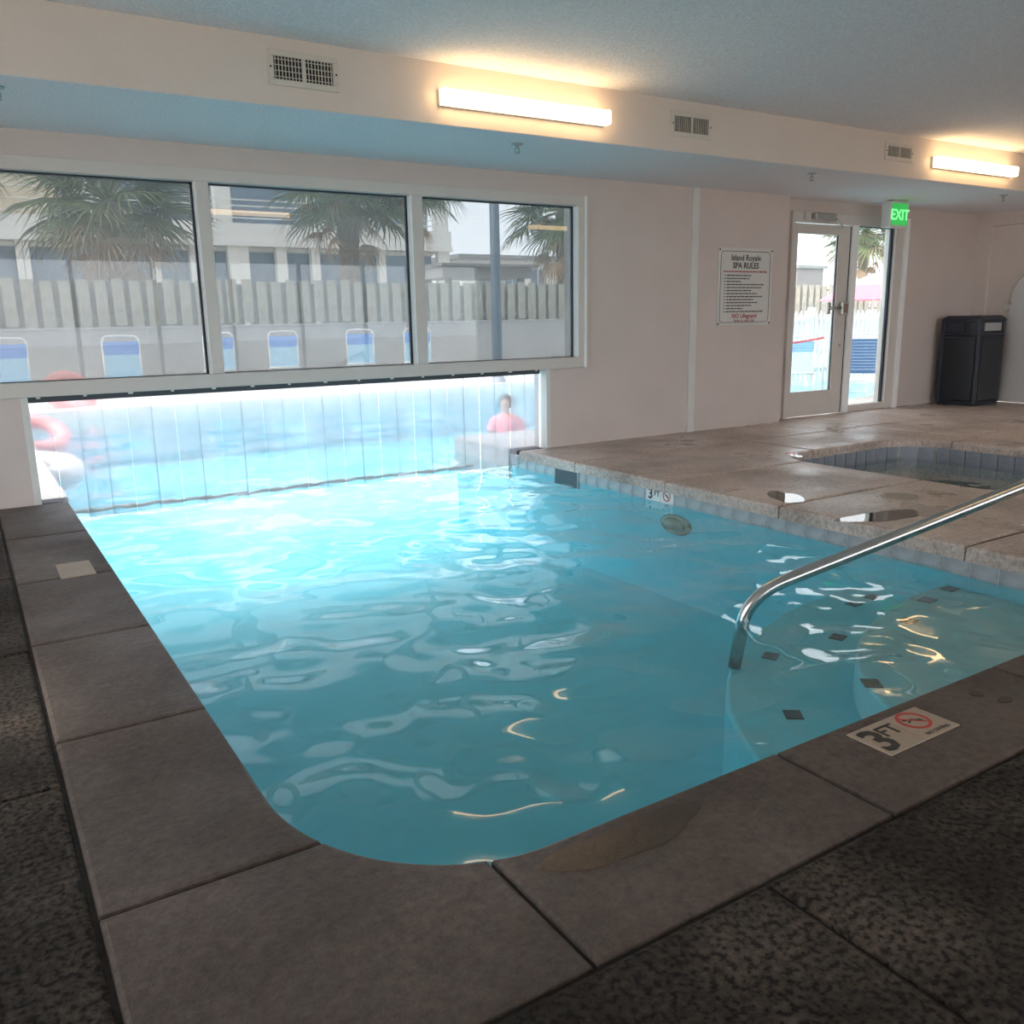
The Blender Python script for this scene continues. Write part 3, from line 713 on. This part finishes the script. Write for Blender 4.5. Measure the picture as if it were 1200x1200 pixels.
def no_diving(t, x, y, z, r, rot=(0, 0, 0)):
    o = ring_mesh(r*.80, r, 0, .0012).build('prohibition_ring', 'marker_red', t); o.location = (x, y, z); o.rotation_euler = rot
    mm = MB(); c = math.cos(PI/4)
    mm.add([(-r*.85*c-.12*r*c, r*.85*c-.12*r*c, .001), (-r*.85*c+.0, r*.85*c+.12*r*c, .001), (r*.85*c+.12*r*c, -r*.85*c+.0, .001), (r*.85*c-.0, -r*.85*c-.12*r*c, .001)], [(3, 2, 1, 0), (0, 1, 2, 3)])
    o2 = mm.build('slash', 'marker_red', t); o2.location = (x, y, z); o2.rotation_euler = rot
    d = MB(); d.tube([(-.55*r, .05*r, .0006), (-.1*r, .15*r, .0006), (.2*r, -.15*r, .0006), (.45*r, -.5*r, .0006)], .001, 4); 
    d = MB()
    def seg(a, b, w_):
        a, b = Vector(a), Vector(b); e = (b-a).normalized(); nn = Vector((-e.y, e.x))*w_
        q = [a+nn, a-nn, b-nn, b+nn]; d.add([(p.x*r, p.y*r, .0007) for p in q]+[(p.x*r, p.y*r, 0) for p in q], [(0, 1, 2, 3), (7, 6, 5, 4), (0, 4, 5, 1), (1, 5, 6, 2), (2, 6, 7, 3), (3, 7, 4, 0)])
    seg((-.6, .3), (-.05, .15), .07); seg((-.05, .15), (.3, -.2), .12); seg((.3, -.2), (.55, -.45), .05); seg((-.5, -.05), (-.05, .12), .06); seg((.1, 0), (.5, -.1), .05)
    k = 10; d.add([(.42*r+.11*r*math.cos(2*PI*i/k), -.2*r+.11*r*math.sin(2*PI*i/k)-.0*r, .0007) for i in range(k)], [tuple(range(k))])
    o3 = d.build('diver_figure', 'marker_black', t); o3.location = (x, y, z); o3.rotation_euler = rot
no_diving(dm, .075, .018, .0032, .052)
text('NO DIVING', .021, 'marker_black', dm, (.083, -.062, .0035), (0, 0, 0), .0005)
dm2 = thing('depth_marker', 'worn blank beige tile set in the left pool coping', 'depth marker', (.366, 4.785, 0))
B(-.08, .08, -.15, -.001, -.004, .003).build('tile', 'marker_tile', dm2, bevel=.002); B(-.08, .08, .001, .15, -.004, .003).build('tile', 'marker_tile', dm2, bevel=.002)
dm3 = thing('depth_marker', 'pale tile set in the deck at the far edge of the spa', 'depth marker', (6.91, 5.215, 0))
B(-.14, .14, -.075, .075, -.004, .003).build('tile', 'marker_white', dm3, bevel=.002)
dm4 = thing('depth_marker', 'white depth tile with red symbol in the waterline of the right pool wall', 'depth marker', (XW, 4.84, -.118)); dm4.rotation_euler = (PI/2, 0, -PI/2)
B(-.152, -.001, -.052, .058, 0, .009).build('tile', 'marker_white', dm4, bevel=.002)
B(.001, .152, -.052, .058, 0, .009).build('tile', 'marker_white', dm4, bevel=.002)
text('3', .11, 'marker_black', dm4, (-.105, -.036, .0095), (0, 0, 0), .0006, bold=.003)
text('FT', .06, 'marker_black', dm4, (-.035, -.01, .0095), (0, 0, 0), .0006, bold=.001)
no_diving(dm4, .075, .008, .0092, .042)
sl_ = thing('deck_lid', 'round tan skimmer lid flush in the deck between pool and spa', 'lid', (5.216, 3.41, 0))
ring_mesh(.105, .13, -.004, .004).build('collar', 'lid_rim', sl_); MB().lathe([(.103, -.004), (.103, .002), (.09, .003)], 28).build('cover', 'lid', sl_, True)
for lab, (x, y) in (('round brown plug cap in the near coping beyond the depth tile', (2.627, 1.40)), ('rectangular brown patch cap in the near coping close to the joint', (2.655, 1.325))):
    o = MB().lathe([(.022, 0), (.022, .0025), (.019, .003)], 16).build('plug_cap', 'brown_cap', loc=(x, y, 0)); tag(o, lab, 'cap', 'brown caps in the coping')
    if 'rectangular' in lab: o.scale = (1.5, .8, 1)

# ------------------------------------------------------------------ puddles (stuff)
def puddle(label, cx, cy, rx, ry, rot, seed, z=.0022, mat='puddle_water'):
    r = random.Random(seed); k = 36; ph = [r.random()*6.28 for _ in range(4)]; pl = []
    for i in range(k):
        t = 2*PI*i/k; q = 1+.16*math.sin(2*t+ph[0])+.10*math.sin(3*t+ph[1])+.06*math.sin(5*t+ph[2])
        x, y = rx*q*math.cos(t), ry*q*math.sin(t); pl.append((cx+x*math.cos(rot)-y*math.sin(rot), cy+x*math.sin(rot)+y*math.cos(rot)))
    o = MB().prism(pl, .0002, z).build('puddle', mat); tag(o, label, 'puddle', 'puddles on the deck', 'stuff')
puddle('bright puddle on the right deck beside the pool edge, left of the rail', 4.60, 3.13, .27, .12, -.25, 1)
puddle('small bright puddle on the pool rim left of the skimmer lid', 4.60, 3.86, .20, .10, .9, 2)
puddle('little puddle at the left tip of the spa', 6.10, 5.06, .13, .06, 1.0, 3)
puddle('dark wet patch on the near coping left of the depth tile', 1.19, 1.41, .20, .068, .0, 8, mat='damp_film')

# ------------------------------------------------------------------ outdoors: ground, deck, block wall
gd = MB(); gd.box(-60, 80, 18.2, 90, -.4, -.2); gd.box(-60, 80, -60, YB-.2, -.4, -.1); gd.box(-60, XL-.2, YB-.2, WB, -.4, -.1)
tag(gd.build('ground', 'ground'), 'sandy ground behind the outdoor fence', 'ground', kind='structure')
od = thing('outdoor_deck', 'sunlit pale concrete deck around the outdoor pool', 'deck', kind='structure')
dk = MB()
dk.box(-14, .545, WB, 14.52, -.3, -.002); dk.box(-14, 40, 14.47, 18.2, -.3, -.002); dk.box(4.345, 40, WB, 8.08, -.3, -.002); dk.box(16.98, 40, 8.08, 14.47, -.3, -.002)
dk.box(8.12, 10.25, 7.1, 7.2, -.3, -.004)
dk.build('deck_pour', 'sun_deck', od)
bw = thing('block_wall', 'low grey block wall carrying the wooden fence beyond the outdoor pool', 'wall', (0, 18, 0))
B(-10, 34, 0, .2, -.2, 1.17).build('wall_core', 'block_wall', bw); B(-10, 34, -.03, .23, 1.17, 1.21).build('wall_cap', 'block_wall', bw, bevel=.008)
# ------------------------------------------------------------------ wooden fence
fe = thing('board_fence', 'weathered shadow-box wooden fence standing on the grey block wall', 'fence', (0, 18.1, 1.21))
pk = bk = None; x = -.6
while x < 27:
    hh = random.uniform(-.03, .03)
    if pk is None:
        pk = B(-.10, .10, -.055, -.03, .005, .86).build('board', 'wood', fe, bevel=.004); pk.location = (x, 0, 0)
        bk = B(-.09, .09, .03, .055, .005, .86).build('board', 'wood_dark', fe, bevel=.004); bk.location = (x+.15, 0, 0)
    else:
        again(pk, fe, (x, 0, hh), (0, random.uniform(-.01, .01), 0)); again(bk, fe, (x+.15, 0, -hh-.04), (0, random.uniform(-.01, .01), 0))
    x += .30
for z in (.12, .68): B(-.7, 27, -.03, .03, z, z+.07).build('rail', 'wood_dark', fe)

# ------------------------------------------------------------------ far building
bl = thing('beach_house', 'white building with large blue-grey windows behind the palms', 'building', (0, 34, 0))
B(-14, 18.4, 2.0, 9, -.2, 9.5).build('core', 'bld_grey', bl)
B(-14, 18.6, .2, 2.2, 4.30, 4.95).build('floor_band', 'bld_white', bl); B(-14, 18.6, .1, 2.2, 4.12, 4.30).build('band_trim', 'bld_white', bl)
B(-14, 3.6, .3, 2.1, 4.95, 9).build('siding_wall', 'bld_siding', bl)
for i in range(7): B(-14, 3.62, .27, .3, 5.05+i*.4, 5.08+i*.4).build('siding_line', 'bld_white', bl)
for x0, x1 in ((-.6, -.4), (2.1, 2.3), (2.32, 2.5), (4.86, 5.1), (6.36, 6.66), (7.72, 8.05), (9.1, 9.88), (10.95, 11.36), (12.36, 12.7), (13.97, 14.18), (15.24, 15.54), (18.0, 18.55)):
    B(x0, x1, .3, .6, -.2, 4.12).build('post', 'bld_white', bl)
gx = [-14, -.6, 2.2, 4.98, 6.5, 7.9, 9.5, 11.15, 12.5, 14.07, 15.4, 18.0]
for a, b in zip(gx, gx[1:]):
    wq = B(a+.12, b-.12, .75, .8, .6, 3.95).build('window', 'far_glass', bl)
    B(a+.05, b-.05, .7, .82, 3.95, 4.1).build('window_head', 'bld_white', wq)
for x0, x1 in ((5.9, 8.2), (9.9, 12.3), (13.2, 15.0), (15.8, 17.8)):
    B(x0, x1, 1.95, 2.0, 5.1, 6.6).build('window', 'far_glass', bl)
for x0 in (4.1, 8.9, 12.6, 15.3, 18.2): B(x0, x0+.6, .8, 1.2, 4.95, 9).build('post', 'bld_white', bl)
for i in range(4): B(3.6, 18.4, .5, .55, 5.15+i*.22, 5.19+i*.22).build('balcony_rail', 'bld_white', bl)
pv = thing('pavilion', 'low flat-roofed grey pavilion behind the fence right of the lamp post', 'pavilion', (0, 22, 0))
B(12.3, 15.4, 1.2, 3.0, 2.46, 2.78).build('fascia', 'roof_grey', pv); B(12.2, 15.6, 1.05, 3.15, 2.78, 2.86).build('roof', 'roof_grey', pv)
for x in (12.5, 15.05):
    for y in (1.3, 2.7): B(x, x+.16, y, y+.16, -.2, 2.46).build('post', 'wood_dark', pv)
B(13.0, 14.3, 1.9, 2.0, 1.2, 2.0).build('counter_board', 'wood', pv)
fb2 = thing('annex', 'pale distant annex with dark windows right of the white building', 'building', (0, 44, 0))
B(24.5, 34, 0, 6, -.2, 4.6).build('wall', 'bld_white', fb2); B(24.2, 34.3, -.3, 6.3, 4.6, 4.85).build('roof', 'roof_grey', fb2)
for x in (25.6, 27.4, 29.2, 31.4): 
    o = B(x, x+.9, -.05, 0, 2.6, 4.1).build('window', 'far_glass', fb2); B(x+.42, x+.48, -.07, -.05, 2.6, 4.1).build('window_bar', 'bld_white', o)
sh_ = thing('shed', 'plain grey shed showing over the fence through the glass door', 'shed', (24.4, 20, -.2))
B(-.55, .75, 0, 1.6, 0, 2.9).build('wall', 'roof_grey', sh_); B(-.65, .85, -.1, 1.7, 2.9, 3.0).build('roof', 'bld_grey', sh_); B(-.2, .35, -.03, 0, 0, 2.1).build('door', 'bld_grey', sh_)
# lamp post
lp = thing('lamp_post', 'dark blue-grey lamp post beyond the right window pane', 'lamp post', (6.08, 10.0, 0))
lp.location = (9.06, 14.9, 0)
MB().lathe([(.16, 0), (.16, .04), (.13, .08), (.12, .1)], 16).build('base', 'lamp_post', lp, True)
MB().lathe([(.105, .08), (.10, 1.5), (.09, 4.6)], 16).build('pole', 'lamp_post', lp, True)
MB().tube([(0, 0, 4.5), (0, -.3, 4.75), (0, -.7, 4.8)], .04, 8).build('arm', 'lamp_post', lp, True)
B(-.12, .12, -1.15, -.68, 4.76, 4.84).build('lamp_head', 'lamp_post', lp, bevel=.02)

# ------------------------------------------------------------------ palms
def fan_mesh(name, mat, nl=24, L=.95, droop=.35, seed=0, spread=135):
    r = random.Random(seed); mm = MB()
    mm.tube([(0, 0, 0), (.35, 0, .05), (.75, 0, .04)], [.022, .016, .010], 4)
    for i in range(nl):
        a = math.radians(-spread+2*spread*i/(nl-1)); ll = L*(1-.28*abs(a)/math.radians(spread))*r.uniform(.88, 1.08)
        d = Vector((math.cos(a), math.sin(a), 0)); s_ = Vector((-math.sin(a), math.cos(a), 0)); c0 = Vector((.75, 0, .04))
        pts = []
        for t, w_ in ((0, .004), (.3, .026), (.65, .016), (1.0, .001)):
            z = -droop*ll*t*t*t*r.uniform(.85, 1.25)-.05*abs(math.sin(a))*t; c = c0+d*(ll*t)+Vector((0, 0, z))
            pts.append((c-s_*w_, c+Vector((0, 0, -.014*math.sin(t*PI))), c+s_*w_))
        vs = [v for p in pts for v in p]; fs = []
        for k in range(3):
            o = k*3; fs += [(o, o+1, o+4, o+3), (o+1, o+2, o+5, o+4)]
        mm.add(vs, fs)
    me = bpy.data.meshes.new(name); me.from_pydata(mm.v, [], mm.f); me.materials.append(MATS[mat]); return me
FANS = [fan_mesh('frond', 'palm_leaf', seed=1, droop=.15), fan_mesh('frond', 'palm_leaf_pale', seed=2, droop=.22), fan_mesh('frond', 'palm_leaf', seed=3, droop=.35)]
DEAD = [fan_mesh('frond', 'palm_dead', seed=5, nl=14, droop=.6, spread=75), fan_mesh('frond', 'palm_dead', seed=6, nl=12, droop=.4, spread=60)]
def palm(label, x, y, hc, size, seed, nf=40, nd=12, lean=.1, tr=.17):
    r = random.Random(seed); t = thing('palm_tree', label, 'palm tree', (x, y, -.2), group='palms behind the fence')
    pts = []; rs = []
    for i in range(26):
        q = i/25; pts.append((lean*q*q, 0, q*hc)); rs.append(tr*(1.12-.2*q)*(1+.07*(i % 2))+(.10 if q > .72 else 0)*(q-.72)/.28*.9)
    tk = MB().tube(pts, rs, 12).build('trunk', 'palm_bark', t, False)
    for i in range(nf):
        f = bpy.data.objects.new('frond', FANS[r.randrange(3)]); COL.objects.link(f); f.parent = t
        el = math.radians(80-115*((i+.5)/nf)**.85); az = i*2.39996+r.uniform(-.25, .25)
        f.location = (lean, 0, hc+.05); f.rotation_euler = (r.uniform(-.3, .3), -el, az); s_ = size*r.uniform(.85, 1.1); f.scale = (s_, s_, s_)
    for i in range(nd):
        f = bpy.data.objects.new('dead_frond', DEAD[i % 2]); COL.objects.link(f); f.parent = t
        f.location = (lean, 0, hc-.05-.75*r.random()); f.rotation_euler = (r.uniform(-.3, .3), math.radians(r.uniform(-5, 68)), i*2*PI/nd+r.uniform(-.3, .3)); s_ = size*r.uniform(.6, .8); f.scale = (s_, s_, s_)
palm('fan palm with brown hanging fronds behind the left window pane', 2.95, 19.6, 3.8, 1.28, 1, 36, 30, .0)
palm('thick-trunked fan palm behind the middle window pane', 8.35, 20.6, 4.4, 1.3, 2, 36, 12, .05, .24)
palm('fan palm seen behind the upper right of the right window pane', 14.0, 19.6, 4.15, 1.25, 3, 34, 14)
palm('fan palm with its crown behind the left edge of the right pane', 13.9, 28.4, 5.9, 1.4, 4, 32, 6)
palm('fan palm at the far left edge of the left window pane', .2, 22.4, 4.9, 1.0, 5, 28, 6)
palm('fan palm beyond the glass door sidelight above the umbrella', 27.6, 20.3, 4.1, 1.25, 6, 34, 12)

# ------------------------------------------------------------------ pool chairs
def make_chair(name, label, group, top_mat, low_mat):
    t = thing(name, label, 'chair', group=group)
    fr2 = MB(); wd = .27
    # back frame hoop leaning back, seat frame
    back = [(-wd, .0, .36), (-wd, .14, .72), (-wd, .27, 1.0), (-wd+.05, .30, 1.06), (0, .303, 1.07), (wd-.05, .30, 1.06), (wd, .27, 1.0), (wd, .14, .72), (wd, .0, .36)]
    MB().tube(back, .016, 8).build('back_frame', 'chair_frame', t, True)
    MB().tube([(-wd, .0, .36), (-wd, -.50, .40), (wd, -.50, .40), (wd, .0, .36)], .016, 8).build('seat_frame', 'chair_frame', t, True)
    for sx in (-1, 1):
        MB().tube([(sx*wd, -.48, .40), (sx*(wd+.02), -.56, 0)], .016, 8).build('leg', 'chair_frame', t, True)
        MB().tube([(sx*wd, .02, .37), (sx*(wd+.02), .20, 0)], .016, 8).build('leg', 'chair_frame', t, True)
    k = 11
    for i in range(k):
        q0 = i/k; z0 = .40+q0*.58; y0 = .015+q0*.24; z1 = z0+.047; y1 = y0+.0195
        mm = MB(); mm.add([(-wd, y0-.018, z0), (wd, y0-.018, z0), (wd, y1-.018, z1), (-wd, y1-.018, z1), (-wd, y0+.014, z0), (wd, y0+.014, z0), (wd, y1+.014, z1), (-wd, y1+.014, z1)], [(0, 1, 2, 3), (7, 6, 5, 4), (0, 4, 5, 1), (3, 2, 6, 7), (0, 3, 7, 4), (1, 5, 6, 2)])
        mm.build('strap', top_mat if i >= k-4 else low_mat, t)
    for i in range(8): B(-wd, wd, -.49+i*.06, -.44+i*.06, .375, .405).build('strap', low_mat, t)
    return t
ch0 = make_chair('patio_chair', '', 'blue strap chairs by the outdoor pool', 'strap_blue', 'strap_pale')
spots = [(.62, 15.2, -.1, 'blue strap chair at the far left edge of the left window pane'), (2.22, 15.2, -.15, 'blue strap chair in the middle of the left window pane'),
         (4.15, 16.85, -.25, 'blue strap chair behind the mullion between left and middle panes'), (5.38, 16.85, -.31, 'blue strap chair left of centre in the middle window pane'),
         (7.0, 16.9, -.39, 'blue strap chair right of centre in the middle window pane'), (8.15, 16.6, -.45, 'blue strap chair at the right edge of the middle window pane')]
for i, (x, y, rz, lab) in enumerate(spots):
    t = ch0 if i == 0 else copy_tree(ch0)
    t.location = (x, y, 0); t.rotation_euler = (0, 0, rz); t['label'] = lab
d1 = make_chair('patio_chair', 'dark blue strap chair just outside the door sidelight, back turned', 'blue strap chairs beyond the door', 'strap_navy', 'strap_navy')
d1.location = (11.45, 8.25, 0); d1.rotation_euler = (0, 0, PI-.90); d1.scale = (1, 1, .86)
d2 = make_chair('patio_chair', 'bright blue strap chair near the white picket fence, seen through the door', 'blue strap chairs beyond the door', 'strap_blue', 'strap_pale')
d2.location = (11.28, 9.4, 0); d2.rotation_euler = (0, 0, -.88); d2.scale = (1, 1, .80)

# ------------------------------------------------------------------ picket fence, umbrella, tape outside the door
pf = thing('picket_fence', 'white picket fence seen through the glass door', 'fence', (0, 10.0, 0))
pk = None; x = 10.2
while x < 17:
    if pk is None:
        pk = MB().add([(-.03, -.012, .08), (.03, -.012, .08), (.03, -.012, 1.20), (0, -.012, 1.26), (-.03, -.012, 1.20), (-.03, .012, .08), (.03, .012, .08), (.03, .012, 1.20), (0, .012, 1.26), (-.03, .012, 1.20)],
            [(0, 1, 2, 3, 4), (9, 8, 7, 6, 5), (0, 5, 6, 1), (1, 6, 7, 2), (2, 7, 8, 3), (3, 8, 9, 4), (4, 9, 5, 0)]).build('picket', 'picket_white', pf); pk.location = (x, 0, 0)
    else: again(pk, pf, (x, 0, 0))
    x += .125
for z in (.22, 1.06): B(10.15, 17, .014, .05, z, z+.08).build('rail', 'picket_white', pf)
for x in (10.12, 12.4, 14.7, 17.0): B(x-.05, x+.05, .0, .10, 0, 1.32).build('post', 'picket_white', pf)
um = thing('parasol', 'pink and white parasol beyond the picket fence', 'umbrella', (20.4, 14.6, 0))
MB().tube([(0, 0, 0), (0, 0, 2.15)], .025, 8).build('pole', 'chair_frame', um, True)
for i in range(8):
    a0, a1 = 2*PI*i/8, 2*PI*(i+1)/8
    for lo, hi, zz0, zz1, mt, nm in ((.05, .8, 2.20, 1.92, 'umbrella_white', 'canopy_top'), (.8, 1.35, 1.92, 1.55, 'pink', 'canopy_skirt')):
        mm = MB(); q = [(lo*math.cos(a0), lo*math.sin(a0), zz0), (hi*math.cos(a0), hi*math.sin(a0), zz1), (hi*math.cos(a1), hi*math.sin(a1), zz1), (lo*math.cos(a1), lo*math.sin(a1), zz0)]
        mm.add(q+[(x, y, z-.01) for x, y, z in q], [(0, 1, 2, 3), (7, 6, 5, 4), (0, 4, 5, 1), (1, 5, 6, 2), (2, 6, 7, 3), (3, 7, 4, 0)]); mm.build(nm, mt, um)
tp_ = MB(); q = [(10.0, 8.55, .80), (10.3, 8.57, .81), (10.6, 8.6, .83), (10.98, 8.65, .86)]
for (xa, ya, za), (xb, yb, zb) in zip(q, q[1:]):
    tp_.add([(xa, ya, za-.014), (xb, yb, zb-.014), (xb, yb, zb+.014), (xa, ya, za+.014), (xa, ya+.006, za-.014), (xb, yb+.006, zb-.014), (xb, yb+.006, zb+.014), (xa, ya+.006, za+.014)], [(0, 1, 2, 3), (7, 6, 5, 4), (0, 4, 5, 1), (2, 6, 7, 3), (0, 3, 7, 4), (1, 5, 6, 2)])
tag(tp_.build('barrier_tape', 'tape_red'), 'red barrier tape stretched in front of the picket fence outside the door', 'tape')
for i, x in enumerate((9.98, 11.0)):
    s3 = thing('barrier_stand', ('slim white stand at the left end of the red tape', 'slim white stand at the right end of the red tape')[i], 'stand', (x, 8.55 if i == 0 else 8.65, 0), group='stands of the red tape')
    MB().lathe([(.14, 0), (.14, .02), (.03, .05)], 16).build('base', 'picket_white', s3, True); MB().tube([(0, 0, .03), (0, 0, .86)], .018, 8).build('pole', 'picket_white', s3, True)

# ------------------------------------------------------------------ floats and the bather
def torus(R, r, n=32, k=12):
    mm = MB(); vs = []
    for i in range(n):
        a = 2*PI*i/n
        for j in range(k):
            b = 2*PI*j/k; vs.append(((R+r*math.cos(b))*math.cos(a), (R+r*math.cos(b))*math.sin(a), r*math.sin(b)))
    return mm.add(vs, [(i*k+j, ((i+1) % n)*k+j, ((i+1) % n)*k+(j+1) % k, i*k+(j+1) % k) for i in range(n) for j in range(k)])
f1 = torus(.28, .085).build('swim_ring', 'float_pink', None, True, loc=(.66, 11.6, WZ+.14)); f1.rotation_euler = (.5, 0, .2)
tag(f1, 'pink swim ring floating at the left edge of the pool opening', 'swim ring', 'inflatable floats')
f2 = torus(.36, .13).build('swim_ring', 'float_white', None, True, loc=(.42, 9.15, WZ+.05)); f2.rotation_euler = (.1, .05, 0)
tag(f2, 'white swim ring floating beside the left pillar of the opening', 'swim ring', 'inflatable floats')
f3 = torus(.30, .10).build('swim_ring', 'float_pink', None, True, loc=(1.42, 15.3, .22)); f3.rotation_euler = (.9, 0, .3)
tag(f3, 'pink swim ring propped upright between the two leftmost chairs', 'swim ring', 'inflatable floats')

def person(loc, rz):
    t = thing('person', 'person in a pink top standing in the outdoor pool, seen through the strip curtain', 'person', loc, rz)
    J = {'pel': (0, 0, .62, .115, .085), 'wai': (0, 0, .76, .105, .08), 'che': (0, 0, .92, .125, .09), 'sho': (0, 0, 1.02, .11, .075), 'nec': (0, .005, 1.09, .045, .045), 'hd0': (0, .015, 1.14, .062, .07), 'hd1': (0, .012, 1.22, .075, .085), 'hd2': (0, .0, 1.29, .045, .05)}
    for s, n_ in ((-1, 'l'), (1, 'r')):
        J.update({'sh'+n_: (s*.13, 0, 1.00, .05, .05), 'el'+n_: (s*.20, .02, .82, .036, .036), 'wr'+n_: (s*.22, .12, .68, .026, .026), 'pa'+n_: (s*.215, .16, .64, .032, .018),
                  'hip'+n_: (s*.075, 0, .56, .075, .075), 'kn'+n_: (s*.085, .01, .32, .052, .052), 'an'+n_: (s*.09, -.01, .06, .034, .034), 'to'+n_: (s*.095, .13, .025, .03, .022)})
        for q in range(4): J['f%d%s' % (q, n_)] = (s*.215+(q-1.5)*.014, .215-.008*abs(q-1.5), .605, .0075, .0075)
        J['f4'+n_] = (s*.18, .185, .62, .008, .008)
    E_ = [('pel', 'wai'), ('wai', 'che'), ('che', 'sho'), ('sho', 'nec'), ('nec', 'hd0'), ('hd0', 'hd1'), ('hd1', 'hd2')]
    for n_ in 'lr':
        E_ += [('sho', 'sh'+n_), ('sh'+n_, 'el'+n_), ('el'+n_, 'wr'+n_), ('wr'+n_, 'pa'+n_), ('pel', 'hip'+n_), ('hip'+n_, 'kn'+n_), ('kn'+n_, 'an'+n_), ('an'+n_, 'to'+n_)] + [('pa'+n_, 'f%d%s' % (q, n_)) for q in range(5)]
    ks = list(J); me = bpy.data.meshes.new('body'); me.from_pydata([J[k][:3] for k in ks], [(ks.index(a), ks.index(b)) for a, b in E_], [])
    o = mk('body', me, 'skin', t); md = o.modifiers.new('skin', 'SKIN'); 
    if not me.skin_vertices: me.attributes.new
    sv = me.skin_vertices[0].data if me.skin_vertices else None
    if sv is None:
        bpy.context.view_layer.objects.active = o; o.select_set(True); bpy.ops.mesh.customdata_skin_add(); sv = me.skin_vertices[0].data
    for i, k in enumerate(ks): sv[i].radius = J[k][3:5]; sv[i].use_root = (k == 'pel')
    sb = o.modifiers.new('sub', 'SUBSURF'); sb.levels = 1; sb.render_levels = 2; md.use_smooth_shade = True
    sh = MB(); prof = [(.135, .095, .60), (.125, .09, .72), (.130, .098, .86), (.145, .102, .95), (.135, .085, 1.03), (.07, .06, 1.075)]; k = 20
    vs = [(a*math.cos(2*PI*i/k), b*math.sin(2*PI*i/k), z) for a, b, z in prof for i in range(k)]
    sh.add(vs, [(j*k+i, j*k+(i+1) % k, (j+1)*k+(i+1) % k, (j+1)*k+i) for j in range(len(prof)-1) for i in range(k)])
    for s in (-1, 1): sh.tube([(s*.10, 0, 1.01), (s*.155, .005, .96), (s*.19, .015, .86)], [.062, .062, .055], 12, False)
    sh.build('shirt', 'shirt_pink', t, True)
    ha = MB().lathe([(.088, 1.15), (.094, 1.20), (.09, 1.26), (.066, 1.305), (.02, 1.322)], 18).build('hair', 'hair', t, True); ha.location = (0, -.022, 0); ha.scale = (.93, .98, 1)
    for s in (-1, 1): MB().lathe([(.004, -.006), (.009, 0), (.004, .006)], 8).build('eye', 'hair', t, True, loc=(s*.03, .088, 1.205))
    MB().tube([(0, .085, 1.21), (0, .105, 1.175), (0, .088, 1.165)], [.007, .012, .006], 6).build('nose', 'skin', t, True)
    MB().tube([(-.022, .082, 1.145), (0, .089, 1.143), (.022, .082, 1.145)], .005, 5).build('mouth', 'pink', t, True)
person((5.72, 9.25, PF-.12), 2.6)
